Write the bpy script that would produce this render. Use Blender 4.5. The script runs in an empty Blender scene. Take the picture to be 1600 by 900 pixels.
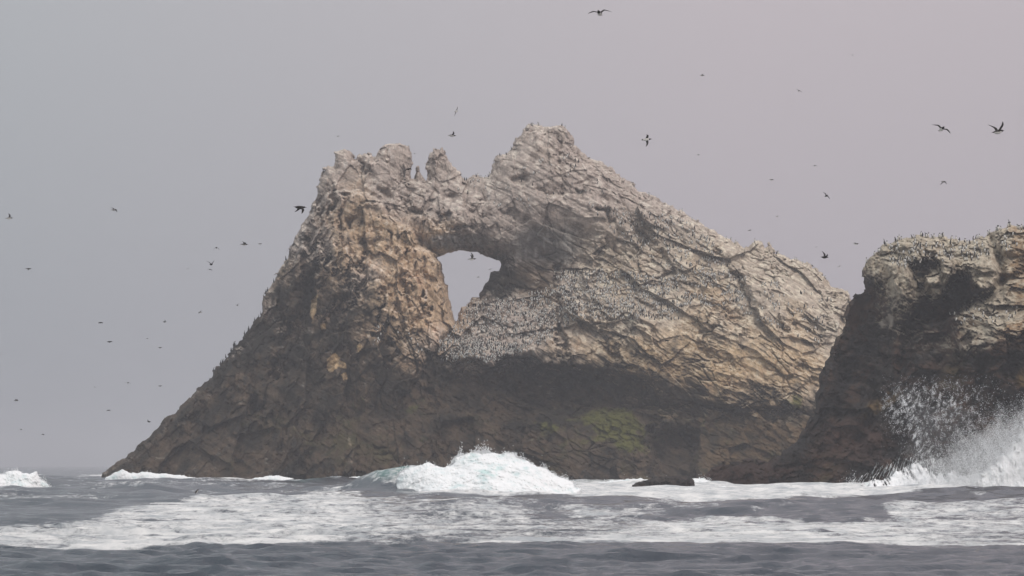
import bpy, math, random
import numpy as np
from mathutils import Euler

# ------------------------------------------------------------------ camera, sky, sun, exposure
scene = bpy.context.scene
F_PX, UC, VH, CAM_H = 4400.0, 800.0, 727.0, 2.2      # focal length in photo pixels, centre column, horizon row, eye height
cam_d = bpy.data.cameras.new("camera"); cam = bpy.data.objects.new("camera", cam_d)
scene.collection.objects.link(cam)
cam.location = (0, 0, CAM_H); cam.rotation_euler = (math.radians(90), 0, 0)
cam_d.sensor_width = 36.0; cam_d.lens = F_PX / 1600.0 * 36.0
cam_d.shift_y = (VH - 450.0) / 1600.0
cam_d.clip_start = 0.5; cam_d.clip_end = 20000
scene.camera = cam

SUN_EL, SUN_AZ = 48.0, 150.0       # azimuth clockwise from +Y: behind the camera, to its right
world = bpy.data.worlds.new("World"); scene.world = world; world.use_nodes = True
nt = world.node_tree; nt.nodes.clear()
def N(t, **kw):
    n = nt.nodes.new(t)
    for k, v in kw.items(): setattr(n, k, v)
    return n
def L(a, b): nt.links.new(a, b)
out = N("ShaderNodeOutputWorld"); bg = N("ShaderNodeBackground"); bg.inputs[1].default_value = 0.1
sky = N("ShaderNodeTexSky", sky_type='NISHITA'); sky.sun_disc = False
sky.sun_elevation = math.radians(SUN_EL); sky.sun_rotation = math.radians(SUN_AZ)
sky.dust_density = 4.0; sky.air_density = 1.5
hs = N("ShaderNodeHueSaturation"); hs.inputs['Saturation'].default_value = 0.25
L(sky.outputs[0], hs.inputs['Color'])
tc = N("ShaderNodeTexCoord"); sx = N("ShaderNodeSeparateXYZ"); L(tc.outputs['Generated'], sx.inputs[0])
ramp = N("ShaderNodeValToRGB"); L(sx.outputs['Z'], ramp.inputs[0])
cr = ramp.color_ramp; cr.elements[0].position = 0.0; cr.elements[0].color = (3.75, 3.7, 4.05, 1)
cr.elements[1].position = 1.0; cr.elements[1].color = (13.0, 13.0, 13.2, 1)
e = cr.elements.new(0.16); e.color = (5.15, 4.95, 5.15, 1)
e = cr.elements.new(0.45); e.color = (8.2, 8.1, 8.3, 1)
mr = N("ShaderNodeMapRange"); L(sx.outputs['X'], mr.inputs[0])
mr.inputs[1].default_value = -0.19; mr.inputs[2].default_value = 0.08
tint = N("ShaderNodeMix", data_type='RGBA'); L(mr.outputs[0], tint.inputs[0])
tint.inputs[6].default_value = (0.83, 0.90, 0.92, 1); tint.inputs[7].default_value = (1.03, 0.965, 0.99, 1)
mul = N("ShaderNodeMix", data_type='RGBA', blend_type='MULTIPLY'); mul.inputs[0].default_value = 1.0
L(ramp.outputs[0], mul.inputs[6]); L(tint.outputs[2], mul.inputs[7])
mix = N("ShaderNodeMix", data_type='RGBA'); mix.inputs[0].default_value = 0.92
L(hs.outputs[0], mix.inputs[6]); L(mul.outputs[2], mix.inputs[7])
L(mix.outputs[2], bg.inputs[0]); L(bg.outputs[0], out.inputs[0])

sun_d = bpy.data.lights.new("sun", 'SUN'); sun_d.energy = 1.3; sun_d.angle = math.radians(14); sun_d.color = (1.0, 0.96, 0.9)
sun = bpy.data.objects.new("sun", sun_d); scene.collection.objects.link(sun)
sun.rotation_euler = (math.radians(90 - SUN_EL), 0, math.radians(180 - SUN_AZ))
sun.rotation_euler = (math.radians(90 - SUN_EL), 0, math.radians(-SUN_AZ + 180))

vs = scene.view_settings
vs.view_transform = 'Standard'; vs.look = 'None'; vs.exposure = 0.0; vs.gamma = 1.0; vs.use_curve_mapping = False
scene.render.engine = 'CYCLES'
cy = scene.cycles
cy.max_bounces = 5; cy.diffuse_bounces = 4; cy.glossy_bounces = 2; cy.transmission_bounces = 4; cy.volume_bounces = 2
cy.use_denoising = True; cy.use_adaptive_sampling = True; cy.adaptive_threshold = 0.02

# ------------------------------------------------------------------ helpers
rng = np.random.default_rng(7)
f32 = np.float32
PERM = rng.permutation(256).astype(np.int32); PERM = np.concatenate([PERM, PERM, PERM])
G3 = rng.normal(size=(256, 3)); G3 = (G3 / np.linalg.norm(G3, axis=1, keepdims=True)).astype(f32)
RV = rng.random((256, 4)).astype(f32)

def sstep(a, b, x):
    t = np.clip((x - a) / (b - a), 0, 1); return t * t * (3 - 2 * t)

def hash3(i, j, k, s=0):
    return PERM[PERM[PERM[(i + s) & 255] + (j & 255)] + (k & 255)]

def noise3(x, y, z, s=0):
    xi = np.floor(x); yi = np.floor(y); zi = np.floor(z)
    fx = (x - xi).astype(f32); fy = (y - yi).astype(f32); fz = (z - zi).astype(f32)
    xi = xi.astype(np.int32); yi = yi.astype(np.int32); zi = zi.astype(np.int32)
    ux = fx*fx*fx*(fx*(fx*6-15)+10); uy = fy*fy*fy*(fy*(fy*6-15)+10); uz = fz*fz*fz*(fz*(fz*6-15)+10)
    r = 0
    for a in (0, 1):
        wx = ux if a else 1-ux
        for b in (0, 1):
            wy = uy if b else 1-uy
            for c in (0, 1):
                wz = uz if c else 1-uz
                g = G3[hash3(xi+a, yi+b, zi+c, s)]
                r = r + wx*wy*wz*(g[..., 0]*(fx-a) + g[..., 1]*(fy-b) + g[..., 2]*(fz-c))
    return r * 1.6

def fbm(x, y, z, octs=4, s=0, gain=0.5, ridged=False):
    r = 0; a = 1.0; t = 0
    for o in range(octs):
        n = noise3(x, y, z, s + o*17)
        if ridged: n = 1 - 2*np.abs(n)
        r = r + a*n; t += a; a *= gain
        x = x*2.03; y = y*2.03; z = z*2.03
    return r / t

def facets(x, y, z, s=0, tilt=0.8):
    """Angular blocks: every Voronoi cell gets its own height and tilt. Returns displacement and crack distance."""
    bx = np.floor(x - 0.5).astype(np.int32); by = np.floor(y - 0.5).astype(np.int32); bz = np.floor(z - 0.5).astype(np.int32)
    f1 = np.full(x.shape, 9, f32); f2 = np.full(x.shape, 9, f32); disp = np.zeros(x.shape, f32)
    for a in (0, 1):
        for b in (0, 1):
            for c in (0, 1):
                h = hash3(bx+a, by+b, bz+c, s); R = RV[h]
                dx = (x - (bx+a) - 0.15 - 0.7*R[..., 0]).astype(f32)
                dy = (y - (by+b) - 0.15 - 0.7*R[..., 1]).astype(f32)
                dz = (z - (bz+c) - 0.15 - 0.7*R[..., 2]).astype(f32)
                d = dx*dx + dy*dy + dz*dz
                g = G3[(h*7 + 31) & 255]
                v = (R[..., 3] - 0.5) + tilt*(g[..., 0]*dx + g[..., 2]*dz)
                m = d < f1
                f2 = np.where(m, f1, np.minimum(f2, d))
                disp = np.where(m, v, disp); f1 = np.where(m, d, f1)
    return disp, np.sqrt(f2) - np.sqrt(f1)

def poly_sd(U, V, poly):
    """Signed distance in pixels to a closed polygon, positive inside."""
    p = np.array(poly, f32); q = np.roll(p, -1, 0)
    d2 = np.full(U.shape, 1e12, f32); ins = np.zeros(U.shape, bool)
    for (ax, ay), (bx, by) in zip(p, q):
        ex, ey = bx-ax, by-ay
        wx = U-ax; wy = V-ay
        t = np.clip((wx*ex + wy*ey)/max(ex*ex + ey*ey, 1e-9), 0, 1)
        dx = wx - ex*t; dy = wy - ey*t
        np.minimum(d2, dx*dx + dy*dy, out=d2)
        if ay != by:
            c = (ay > V) != (by > V)
            ins ^= c & (U < ex*(V-ay)/ey + ax)
    d = np.sqrt(d2)
    return np.where(ins, d, -d)

def line_d(U, V, pts):
    d2 = np.full(U.shape, 1e12, f32)
    for (ax, ay), (bx, by) in zip(pts[:-1], pts[1:]):
        ex, ey = bx-ax, by-ay
        t = np.clip(((U-ax)*ex + (V-ay)*ey)/(ex*ex + ey*ey), 0, 1)
        np.minimum(d2, (U-ax-ex*t)**2 + (V-ay-ey*t)**2, out=d2)
    return np.sqrt(d2)

def rbf(ctrl, U, V, c=25.0):
    """Smooth surface through control points (u, v, value), evaluated on a coarse lattice and interpolated."""
    C = np.array(ctrl, float); n = len(C)
    k = lambda r2: np.sqrt(r2 + c*c)
    D2 = (C[:, None, 0]-C[None, :, 0])**2 + (C[:, None, 1]-C[None, :, 1])**2
    A = np.zeros((n+1, n+1)); A[:n, :n] = k(D2) + np.eye(n)*-2.0; A[:n, n] = 1; A[n, :n] = 1
    w = np.linalg.solve(A, np.append(C[:, 2], 0))
    def at(u, v):
        r = np.full(np.shape(u), w[n])
        for i in range(n): r = r + w[i]*k((u-C[i, 0])**2 + (v-C[i, 1])**2)
        return r
    if U.ndim < 2: return at(U, V).astype(f32)
    st = 6.0; u0, u1, v0, v1 = U.min(), U.max(), V.min(), V.max()
    gu = np.arange(u0, u1+st*2, st); gv = np.arange(v0, v1+st*2, st)
    GU, GV = np.meshgrid(gu, gv); T = at(GU, GV)
    fu = (U-u0)/st; fv = (V-v0)/st
    iu = fu.astype(int); iv = fv.astype(int); fu = fu-iu; fv = fv-iv
    return (T[iv, iu]*(1-fu)*(1-fv) + T[iv, iu+1]*fu*(1-fv) + T[iv+1, iu]*(1-fu)*fv + T[iv+1, iu+1]*fu*fv).astype(f32)

def world_at(u, v, Y):
    return np.stack([(u-UC)/F_PX*Y, Y + 0*u, CAM_H + (VH-v)/F_PX*Y], -1)

def mesh_obj(name, verts, quads, mats, smooth=True, cols=None, attrs=None, fmat=None, parent=None):
    me = bpy.data.meshes.new(name)
    verts = np.asarray(verts, f32); quads = np.asarray(quads, np.int32)
    nv, nf, k = len(verts), len(quads), quads.shape[1]
    me.vertices.add(nv); me.vertices.foreach_set("co", verts.ravel())
    me.loops.add(nf*k); me.loops.foreach_set("vertex_index", quads.ravel())
    me.polygons.add(nf)
    me.polygons.foreach_set("loop_start", np.arange(nf, dtype=np.int32)*k)
    me.polygons.foreach_set("use_smooth", np.full(nf, smooth))
    for m in (mats if isinstance(mats, (list, tuple)) else [mats]): me.materials.append(m)
    if fmat is not None: me.polygons.foreach_set("material_index", np.asarray(fmat, np.int32))
    if cols is not None:
        a = me.color_attributes.new("Col", 'FLOAT_COLOR', 'POINT')
        a.data.foreach_set("color", np.concatenate([cols, np.ones((nv, 1))], 1).astype(f32).ravel())
    for n, v in (attrs or {}).items():
        a = me.attributes.new(n, 'FLOAT', 'POINT'); a.data.foreach_set("value", np.asarray(v, f32))
    me.update(); me.validate()
    o = bpy.data.objects.new(name, me); scene.collection.objects.link(o)
    if parent: o.parent = parent
    return o

def tag(o, label=None, cat=None, group=None, kind=None):
    for k, v in (('label', label), ('category', cat), ('group', group), ('kind', kind)):
        if v: o[k] = v
    return o

# ------------------------------------------------------------------ materials
def new_mat(name):
    m = bpy.data.materials.new(name); m.use_nodes = True
    return m, m.node_tree, m.node_tree.nodes["Principled BSDF"]

def mk_rock():
    m, t, b = new_mat("rock")
    A = t.nodes.new("ShaderNodeAttribute"); A.attribute_name = "Col"
    g = t.nodes.new("ShaderNodeNewGeometry")
    n1 = t.nodes.new("ShaderNodeTexNoise"); n1.inputs['Scale'].default_value = 1.6; n1.inputs['Detail'].default_value = 9; n1.inputs['Roughness'].default_value = 0.7
    t.links.new(g.outputs['Position'], n1.inputs['Vector'])
    r = t.nodes.new("ShaderNodeMapRange"); r.inputs[1].default_value = 0.3; r.inputs[2].default_value = 0.7
    r.inputs[3].default_value = 0.6; r.inputs[4].default_value = 1.4
    t.links.new(n1.outputs[0], r.inputs[0])
    mx = t.nodes.new("ShaderNodeVectorMath"); mx.operation = 'SCALE'
    t.links.new(A.outputs['Color'], mx.inputs[0]); t.links.new(r.outputs[0], mx.inputs['Scale'])
    t.links.new(mx.outputs[0], b.inputs['Base Color'])
    n2 = t.nodes.new("ShaderNodeTexNoise"); n2.inputs['Scale'].default_value = 2.2; n2.inputs['Detail'].default_value = 10; n2.inputs['Roughness'].default_value = 0.72
    t.links.new(g.outputs['Position'], n2.inputs['Vector'])
    bp = t.nodes.new("ShaderNodeBump"); bp.inputs['Strength'].default_value = 0.9; bp.inputs['Distance'].default_value = 0.35
    t.links.new(n2.outputs[0], bp.inputs['Height']); t.links.new(bp.outputs[0], b.inputs['Normal'])
    b.inputs['Roughness'].default_value = 0.9; b.inputs['Specular IOR Level'].default_value = 0.15
    return m

def mk_sea():
    m, t, b = new_mat("sea_water")
    ln = t.links.new
    fo = t.nodes.new("ShaderNodeAttribute"); fo.attribute_name = "foam"
    te = t.nodes.new("ShaderNodeAttribute"); te.attribute_name = "teal"
    g = t.nodes.new("ShaderNodeNewGeometry")
    n1 = t.nodes.new("ShaderNodeTexNoise"); n1.inputs['Scale'].default_value = 1.5; n1.inputs['Detail'].default_value = 10; n1.inputs['Roughness'].default_value = 0.76
    ln(g.outputs['Position'], n1.inputs['Vector'])
    # foam = smoothstep over (density + noise)
    ad = t.nodes.new("ShaderNodeMath"); ad.operation = 'MULTIPLY_ADD'; ad.inputs[1].default_value = 2.0
    ln(n1.outputs[0], ad.inputs[0]); ln(fo.outputs['Fac'], ad.inputs[2])
    mr = t.nodes.new("ShaderNodeMapRange"); mr.interpolation_type = 'SMOOTHSTEP'
    mr.inputs[1].default_value = 1.30; mr.inputs[2].default_value = 1.85
    ln(ad.outputs[0], mr.inputs[0])
    wc = t.nodes.new("ShaderNodeMix"); wc.data_type = 'RGBA'; ln(te.outputs['Fac'], wc.inputs[0])
    wc.inputs[6].default_value = (0.036, 0.046, 0.060, 1); wc.inputs[7].default_value = (0.06, 0.17, 0.15, 1)
    n3 = t.nodes.new("ShaderNodeTexNoise"); n3.inputs['Scale'].default_value = 0.7; n3.inputs['Detail'].default_value = 9; n3.inputs['Roughness'].default_value = 0.65
    ln(g.outputs['Position'], n3.inputs['Vector'])
    fc = t.nodes.new("ShaderNodeMix"); fc.data_type = 'RGBA'
    mr3 = t.nodes.new("ShaderNodeMapRange"); mr3.inputs[1].default_value = 0.35; mr3.inputs[2].default_value = 0.62; ln(n3.outputs[0], mr3.inputs[0])
    ln(mr3.outputs[0], fc.inputs[0]); fc.inputs[6].default_value = (0.40, 0.42, 0.435, 1); fc.inputs[7].default_value = (0.76, 0.75, 0.73, 1)
    n2 = t.nodes.new("ShaderNodeTexNoise"); n2.inputs['Scale'].default_value = 2.4; n2.inputs['Detail'].default_value = 6; n2.inputs['Roughness'].default_value = 0.6
    ln(g.outputs['Position'], n2.inputs['Vector'])
    bp = t.nodes.new("ShaderNodeBump"); bp.inputs['Strength'].default_value = 0.8; bp.inputs['Distance'].default_value = 0.12
    ln(n2.outputs[0], bp.inputs['Height'])
    b.inputs['Roughness'].default_value = 0.1; b.inputs['IOR'].default_value = 1.33
    ln(wc.outputs[2], b.inputs['Base Color']); ln(bp.outputs[0], b.inputs['Normal'])
    d = t.nodes.new("ShaderNodeBsdfDiffuse"); ln(fc.outputs[2], d.inputs['Color'])
    bp2 = t.nodes.new("ShaderNodeBump"); bp2.inputs['Strength'].default_value = 0.7; bp2.inputs['Distance'].default_value = 0.15
    ln(n1.outputs[0], bp2.inputs['Height']); ln(bp2.outputs[0], d.inputs['Normal'])
    ms = t.nodes.new("ShaderNodeMixShader"); ln(mr.outputs[0], ms.inputs[0]); ln(b.outputs[0], ms.inputs[1]); ln(d.outputs[0], ms.inputs[2])
    ln(ms.outputs[0], t.nodes["Material Output"].inputs[0])
    return m

def mk_foam():
    m, t, b = new_mat("white_water")
    A = t.nodes.new("ShaderNodeAttribute"); A.attribute_name = "Col"
    g = t.nodes.new("ShaderNodeNewGeometry")
    t.links.new(A.outputs['Color'], b.inputs['Base Color'])
    n2 = t.nodes.new("ShaderNodeTexNoise"); n2.inputs['Scale'].default_value = 3.0; n2.inputs['Detail'].default_value = 8; n2.inputs['Roughness'].default_value = 0.7
    t.links.new(g.outputs['Position'], n2.inputs['Vector'])
    bp = t.nodes.new("ShaderNodeBump"); bp.inputs['Strength'].default_value = 0.35; bp.inputs['Distance'].default_value = 0.2
    t.links.new(n2.outputs[0], bp.inputs['Height']); t.links.new(bp.outputs[0], b.inputs['Normal'])
    b.inputs['Roughness'].default_value = 0.8; b.inputs['Specular IOR Level'].default_value = 0.2
    b.inputs['Subsurface Weight'].default_value = 0.5; b.inputs['Subsurface Radius'].default_value = (.5, .5, .5); b.inputs['Subsurface Scale'].default_value = .5
    return m

def mk_plain(name, col, rough=0.7, var=0.15, scale=9.0):
    m, t, b = new_mat(name)
    n = t.nodes.new("ShaderNodeTexNoise"); n.inputs['Scale'].default_value = scale; n.inputs['Detail'].default_value = 4
    tc = t.nodes.new("ShaderNodeTexCoord"); t.links.new(tc.outputs['Object'], n.inputs['Vector'])
    mx = t.nodes.new("ShaderNodeMix"); mx.data_type = 'RGBA'; t.links.new(n.outputs[0], mx.inputs[0])
    mx.inputs[6].default_value = tuple(c*(1-var) for c in col)+(1,); mx.inputs[7].default_value = tuple(min(1, c*(1+var)) for c in col)+(1,)
    t.links.new(mx.outputs[2], b.inputs['Base Color'])
    b.inputs['Roughness'].default_value = rough; b.inputs['Specular IOR Level'].default_value = 0.2
    return m

ROCK, SEA, FOAM = mk_rock(), mk_sea(), mk_foam()
def mk_drop():
    m, t, b = new_mat("spray_droplets")
    n = t.nodes.new("ShaderNodeTexNoise"); n.inputs['Scale'].default_value = 2.0
    g = t.nodes.new("ShaderNodeNewGeometry"); t.links.new(g.outputs['Position'], n.inputs['Vector'])
    mx = t.nodes.new("ShaderNodeMix"); mx.data_type = 'RGBA'; t.links.new(n.outputs[0], mx.inputs[0])
    mx.inputs[6].default_value = (.90, .92, .93, 1); mx.inputs[7].default_value = (.97, .97, .97, 1)
    d = t.nodes.new("ShaderNodeBsdfDiffuse"); tr = t.nodes.new("ShaderNodeBsdfTranslucent"); ms = t.nodes.new("ShaderNodeMixShader")
    t.links.new(mx.outputs[2], d.inputs['Color']); t.links.new(mx.outputs[2], tr.inputs['Color'])
    ms.inputs[0].default_value = .45; t.links.new(d.outputs[0], ms.inputs[1]); t.links.new(tr.outputs[0], ms.inputs[2])
    t.links.new(ms.outputs[0], t.nodes["Material Output"].inputs[0])
    return m
DROP = mk_drop()
DARK = mk_plain("dark_plumage", (0.022, 0.019, 0.018), 0.7, 0.3)
WHITE = mk_plain("white_plumage", (0.62, 0.60, 0.56))
GREY = mk_plain("underwing_plumage", (0.09, 0.085, 0.08))

# ------------------------------------------------------------------ relief builder: a closed body whose outline and depth follow (u, v) control points
class Relief:
    def __init__(s, u0, u1, v0, v1, step):
        s.U, s.V = np.meshgrid(np.arange(u0, u1+step, step, dtype=f32), np.arange(v0, v1+step, step, dtype=f32)); s.step = step
    def outline(s, outer, holes=(), jag=None):
        sd = poly_sd(s.U, s.V, outer)
        for h in holes: sd = np.minimum(sd, -poly_sd(s.U, s.V, h))
        if jag is not None: sd = sd + jag(s.U, s.V, sd)
        s.sd = sd.astype(f32); s.ins = s.sd > 0
    def finish(s, name, D, t, tb, colfn, mat, low=-3.0):
        st = s.step; U, V, sd, ins = s.U, s.V, s.sd, s.ins
        gv, gu = np.gradient(sd, st)
        gl = np.maximum(np.hypot(gu, gv), 0.3); k = np.clip(sd/(gl*gl), -1.6*st, 0)
        mvu = np.clip(-k*gu, -2*st, 2*st); mvv = np.clip(-k*gv, -2*st, 2*st)
        Us = np.where(ins, U, U + mvu); Vs = np.where(ins, V, V + mvv)
        t = np.where(ins, np.maximum(t, 0.01), 0); tb = np.where(ins, np.maximum(tb, 0.01), 0)
        P = world_at(Us, Vs, D - t); B = world_at(Us, Vs, D + tb)
        keep = ins[:-1, :-1] | ins[1:, :-1] | ins[:-1, 1:] | ins[1:, 1:]
        H, W = U.shape; idx = np.arange(H*W).reshape(H, W)
        q = np.stack([idx[:-1, :-1], idx[1:, :-1], idx[1:, 1:], idx[:-1, 1:]], -1)[keep]
        used = np.zeros(H*W, bool); used[q.ravel()] = True
        insf = ins.ravel()
        fid = np.full(H*W, -1, np.int64); fl = np.flatnonzero(used); fid[fl] = np.arange(len(fl))
        bl = np.flatnonzero(used & insf); bid = fid.copy(); bid[bl] = len(fl) + np.arange(len(bl))
        # surface normals of the front, for ledges
        dv = np.gradient(P, axis=0); du = np.gradient(P, axis=1)
        nr = np.cross(dv, du); nr /= np.maximum(np.linalg.norm(nr, axis=-1, keepdims=True), 1e-9)
        nr = np.where(nr[..., 1:2] > 0, -nr, nr)
        s.P, s.nr = P, nr
        Pf = P.reshape(-1, 3); Bf = B.reshape(-1, 3)
        col = colfn(s, U.ravel()[fl], V.ravel()[fl], Pf[fl], nr.reshape(-1, 3)[fl])
        colb = np.zeros((H*W, 3), f32); colb[fl] = col
        verts = np.concatenate([Pf[fl], Bf[bl]]); cols = np.concatenate([col, colb[bl]])
        quads = np.concatenate([fid[q], bid[q][:, ::-1]])
        s.obj = mesh_obj(name, verts, quads, mat, True, cols)
        return s.obj
    def at(s, u, v):
        i = np.clip(np.round((v - s.V[0, 0])/s.step).astype(int), 0, s.U.shape[0]-1)
        j = np.clip(np.round((u - s.U[0, 0])/s.step).astype(int), 0, s.U.shape[1]-1)
        return s.P[i, j], s.nr[i, j], s.ins[i, j], s.sd[i, j]

def edge_round(x):
    x = np.clip(x, 0, 1); return np.sqrt(np.maximum(1-(1-x)**2, 0))

def lerp(a, b, w): return a + (b-a)*w[..., None]
C = lambda *c: np.array(c, f32)

# ------------------------------------------------------------------ the arch rock
MAIN_OUT = [(160,742),(175,728),(200,712),(238,680),(262,652),(275,646),(290,628),(312,606),(330,590),(345,568),(362,553),(380,528),(395,505),(408,492),
 (412,470),(420,452),(432,430),(445,413),(452,392),(465,372),(478,345),(489,322),(497,300),(500,282),(506,264),(522,258),(526,240),(538,234),(548,238),(556,248),
 (566,240),(580,240),(586,246),(594,234),(602,228),(612,226),(628,224),(638,230),(643,246),(642,279),(647,279),(650,270),(653,260),(657,270),(661,281),(666,283),(670,278),
 (668,262),(673,240),(678,233),(683,236),(689,233),(694,240),(703,254),(712,264),(720,274),(726,284),(733,280),(740,276),(752,278),(765,276),(770,258),(778,245),(790,242),(800,232),
 (810,215),(818,205),(828,197),(850,197),(866,198),(876,196),(886,205),(896,220),(902,233),(918,246),(940,252),(952,258),(966,272),(985,285),(1000,300),(1030,310),
 (1048,322),(1072,336),(1098,352),(1120,364),(1148,378),(1170,389),(1178,380),(1188,379),(1196,388),(1202,382),(1212,396),(1240,406),(1265,414),(1284,428),(1296,446),(1310,453),
 (1326,456),(1332,470),(1350,506),(1385,560),(1430,625),(1475,690),(1510,760),(1520,800),(150,800)]
HOLE = [(681,402),(700,395),(716,391),(728,392),(746,393),(762,402),(780,408),(783,412),(781,424),(768,426),(764,440),(756,448),(751,458),(750,467),(738,466),(733,476),
 (722,482),(716,496),(712,506),(706,490),(701,462),(698,446),(692,432),(689,412)]
PILLAR = [(470,350),(510,300),(560,295),(600,318),(612,340),(640,352),(648,368),(652,384),(672,388),(684,398),(690,430),(699,448),(702,465),(708,492),(714,507),(704,520),(684,545),
 (660,580),(640,615),(600,650),(520,670),(470,640),(452,560),(452,450)]
LEDGE = [(713,507),(718,492),(736,468),(752,468),(768,478),(798,464),(830,460),(850,452),(864,446),(867,424),(880,421),(930,420),(965,404),(1010,396),(1080,392),(1160,420),(1260,470),(1330,520),(1340,640),
 (1200,640),(1080,622),(1000,600),(930,582),(880,566),(830,556),(770,570),(720,568),(690,560),(694,530)]

def mj(U, V, sd):
    r = np.zeros_like(sd); m = np.abs(sd) < 22
    u, v = U[m], V[m]; low = sstep(560, 700, v)
    n = fbm(u/16, v/20, 0*u+3.3, 4, 5, 0.6)*4.2
    d, c = facets(u/9.0, v/12.0, 0*u+0.5, 3, 0.5)
    d2, c2 = facets(u/4.5, v/6.5, 0*u+1.5, 9, 0.4)
    ins_hole = (u > 670) & (u < 800) & (v > 385) & (v < 515)
    r[m] = (n + d*3.4 + d2*2.2) * (1-0.35*low) * np.where(ins_hole, 0.55, 1.0) + 1.0
    return r

M = Relief(150, 1522, 185, 800, 1.0)
M.outline(MAIN_OUT, [HOLE], mj)
U, V, sd = M.U, M.V, M.sd
D_MAIN = 412.0
F0 = rbf([(520,275,4),(600,250,3),(635,290,3),(690,262,2),(700,300,3.5),(660,310,4.5),(750,290,3.5),(850,215,4),(845,260,7),(900,250,4),(960,290,5),(1060,345,5),(1180,395,5),(1300,460,4),
 (500,340,5),(560,380,8),(600,340,7),(690,340,6.5),(740,345,7),(780,330,7.5),(700,370,6.5),(740,380,5),(840,330,8.5),(900,330,9),(940,340,9.5),
 (650,420,5),(690,450,5),(800,380,6),(850,380,5.5),(900,390,6.5),(930,400,7.5),(800,430,5),(850,430,5.5),(770,440,4),(1000,400,10),(1100,430,12),(1200,470,12),(1290,500,11),
 (1000,500,16),(1100,530,18),(1200,560,18),(1280,600,17),(430,450,4),(470,440,6),(440,520,6),(380,560,5),(330,620,6),(250,690,5),(500,520,12),(420,620,12),(560,560,16),
 (640,560,15),(700,590,13.5),(760,590,13),(850,585,13),(930,600,15),(1000,620,17),(1100,640,19),(1200,640,20),(700,540,11),(760,520,11),(850,500,11),
 (350,720,15),(450,720,20),(560,720,24),(700,700,22),(800,690,20),(900,700,23),(1000,720,24),(1100,720,25),(1200,720,26),(1300,700,24),(1380,620,14),(1450,720,14),(1500,790,12),(1400,790,24),
 (300,790,18),(500,790,27),(700,790,28),(900,790,29),(1100,790,30),(1300,790,30)], U, V)
F1 = rbf([(500,340,6),(540,320,8),(600,340,9.5),(560,400,12),(640,380,11.5),(680,405,10.5),(650,440,14),(695,450,10),(705,500,10.5),(620,480,16.5),(560,480,14),(500,450,9),(470,520,9),(500,560,14),
 (560,580,18),(640,560,18.5),(690,530,14),(600,640,20),(520,650,18),(460,600,13)], U, V)
F2 = rbf([(716,500,5),(740,475,6),(800,470,8),(866,430,9),(930,425,9.5),(1000,400,9),(1080,395,9.5),(1160,425,11),(1300,500,11),(700,550,13.5),(730,530,11.5),(760,555,17),(800,520,13),(850,540,17.5),(860,480,11.5),
 (900,500,15.5),(930,560,19),(950,460,13),(1000,480,16),(1000,560,20),(1100,480,15),(1100,560,20),(1200,560,19.5),(1200,620,22),(1300,620,20)], U, V)
EDGE_R = rbf([(200,700,26),(420,480,24),(500,290,20),(640,260,14),(690,260,12),(740,280,14),(850,200,26),(1000,310,26),(1180,390,20),(1320,460,20),(1480,700,30),(690,440,10),(725,395,50),(780,400,30),(755,460,14),(710,500,8)], U, V)
EDGE_R = np.clip(EDGE_R, 8, 50)
t = F0*edge_round(sd/EDGE_R)
for poly, FF, R in ((PILLAR, F1, 12.0), (LEDGE, F2, 16.0)):
    ps = poly_sd(U, V, poly) + fbm(U/30, V/30, 0*U+8.1, 4, 11)*9 + fbm(U/90, V/60, 0*U+8.1, 3, 12)*26*sstep(530, 580, V)
    tt = FF*edge_round(sd/9.0)
    e_ = edge_round(np.clip(ps, 0, None)/R)
    t = np.where(ps > 0, np.maximum(t, t*(1-e_) + tt*e_), t)
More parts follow.
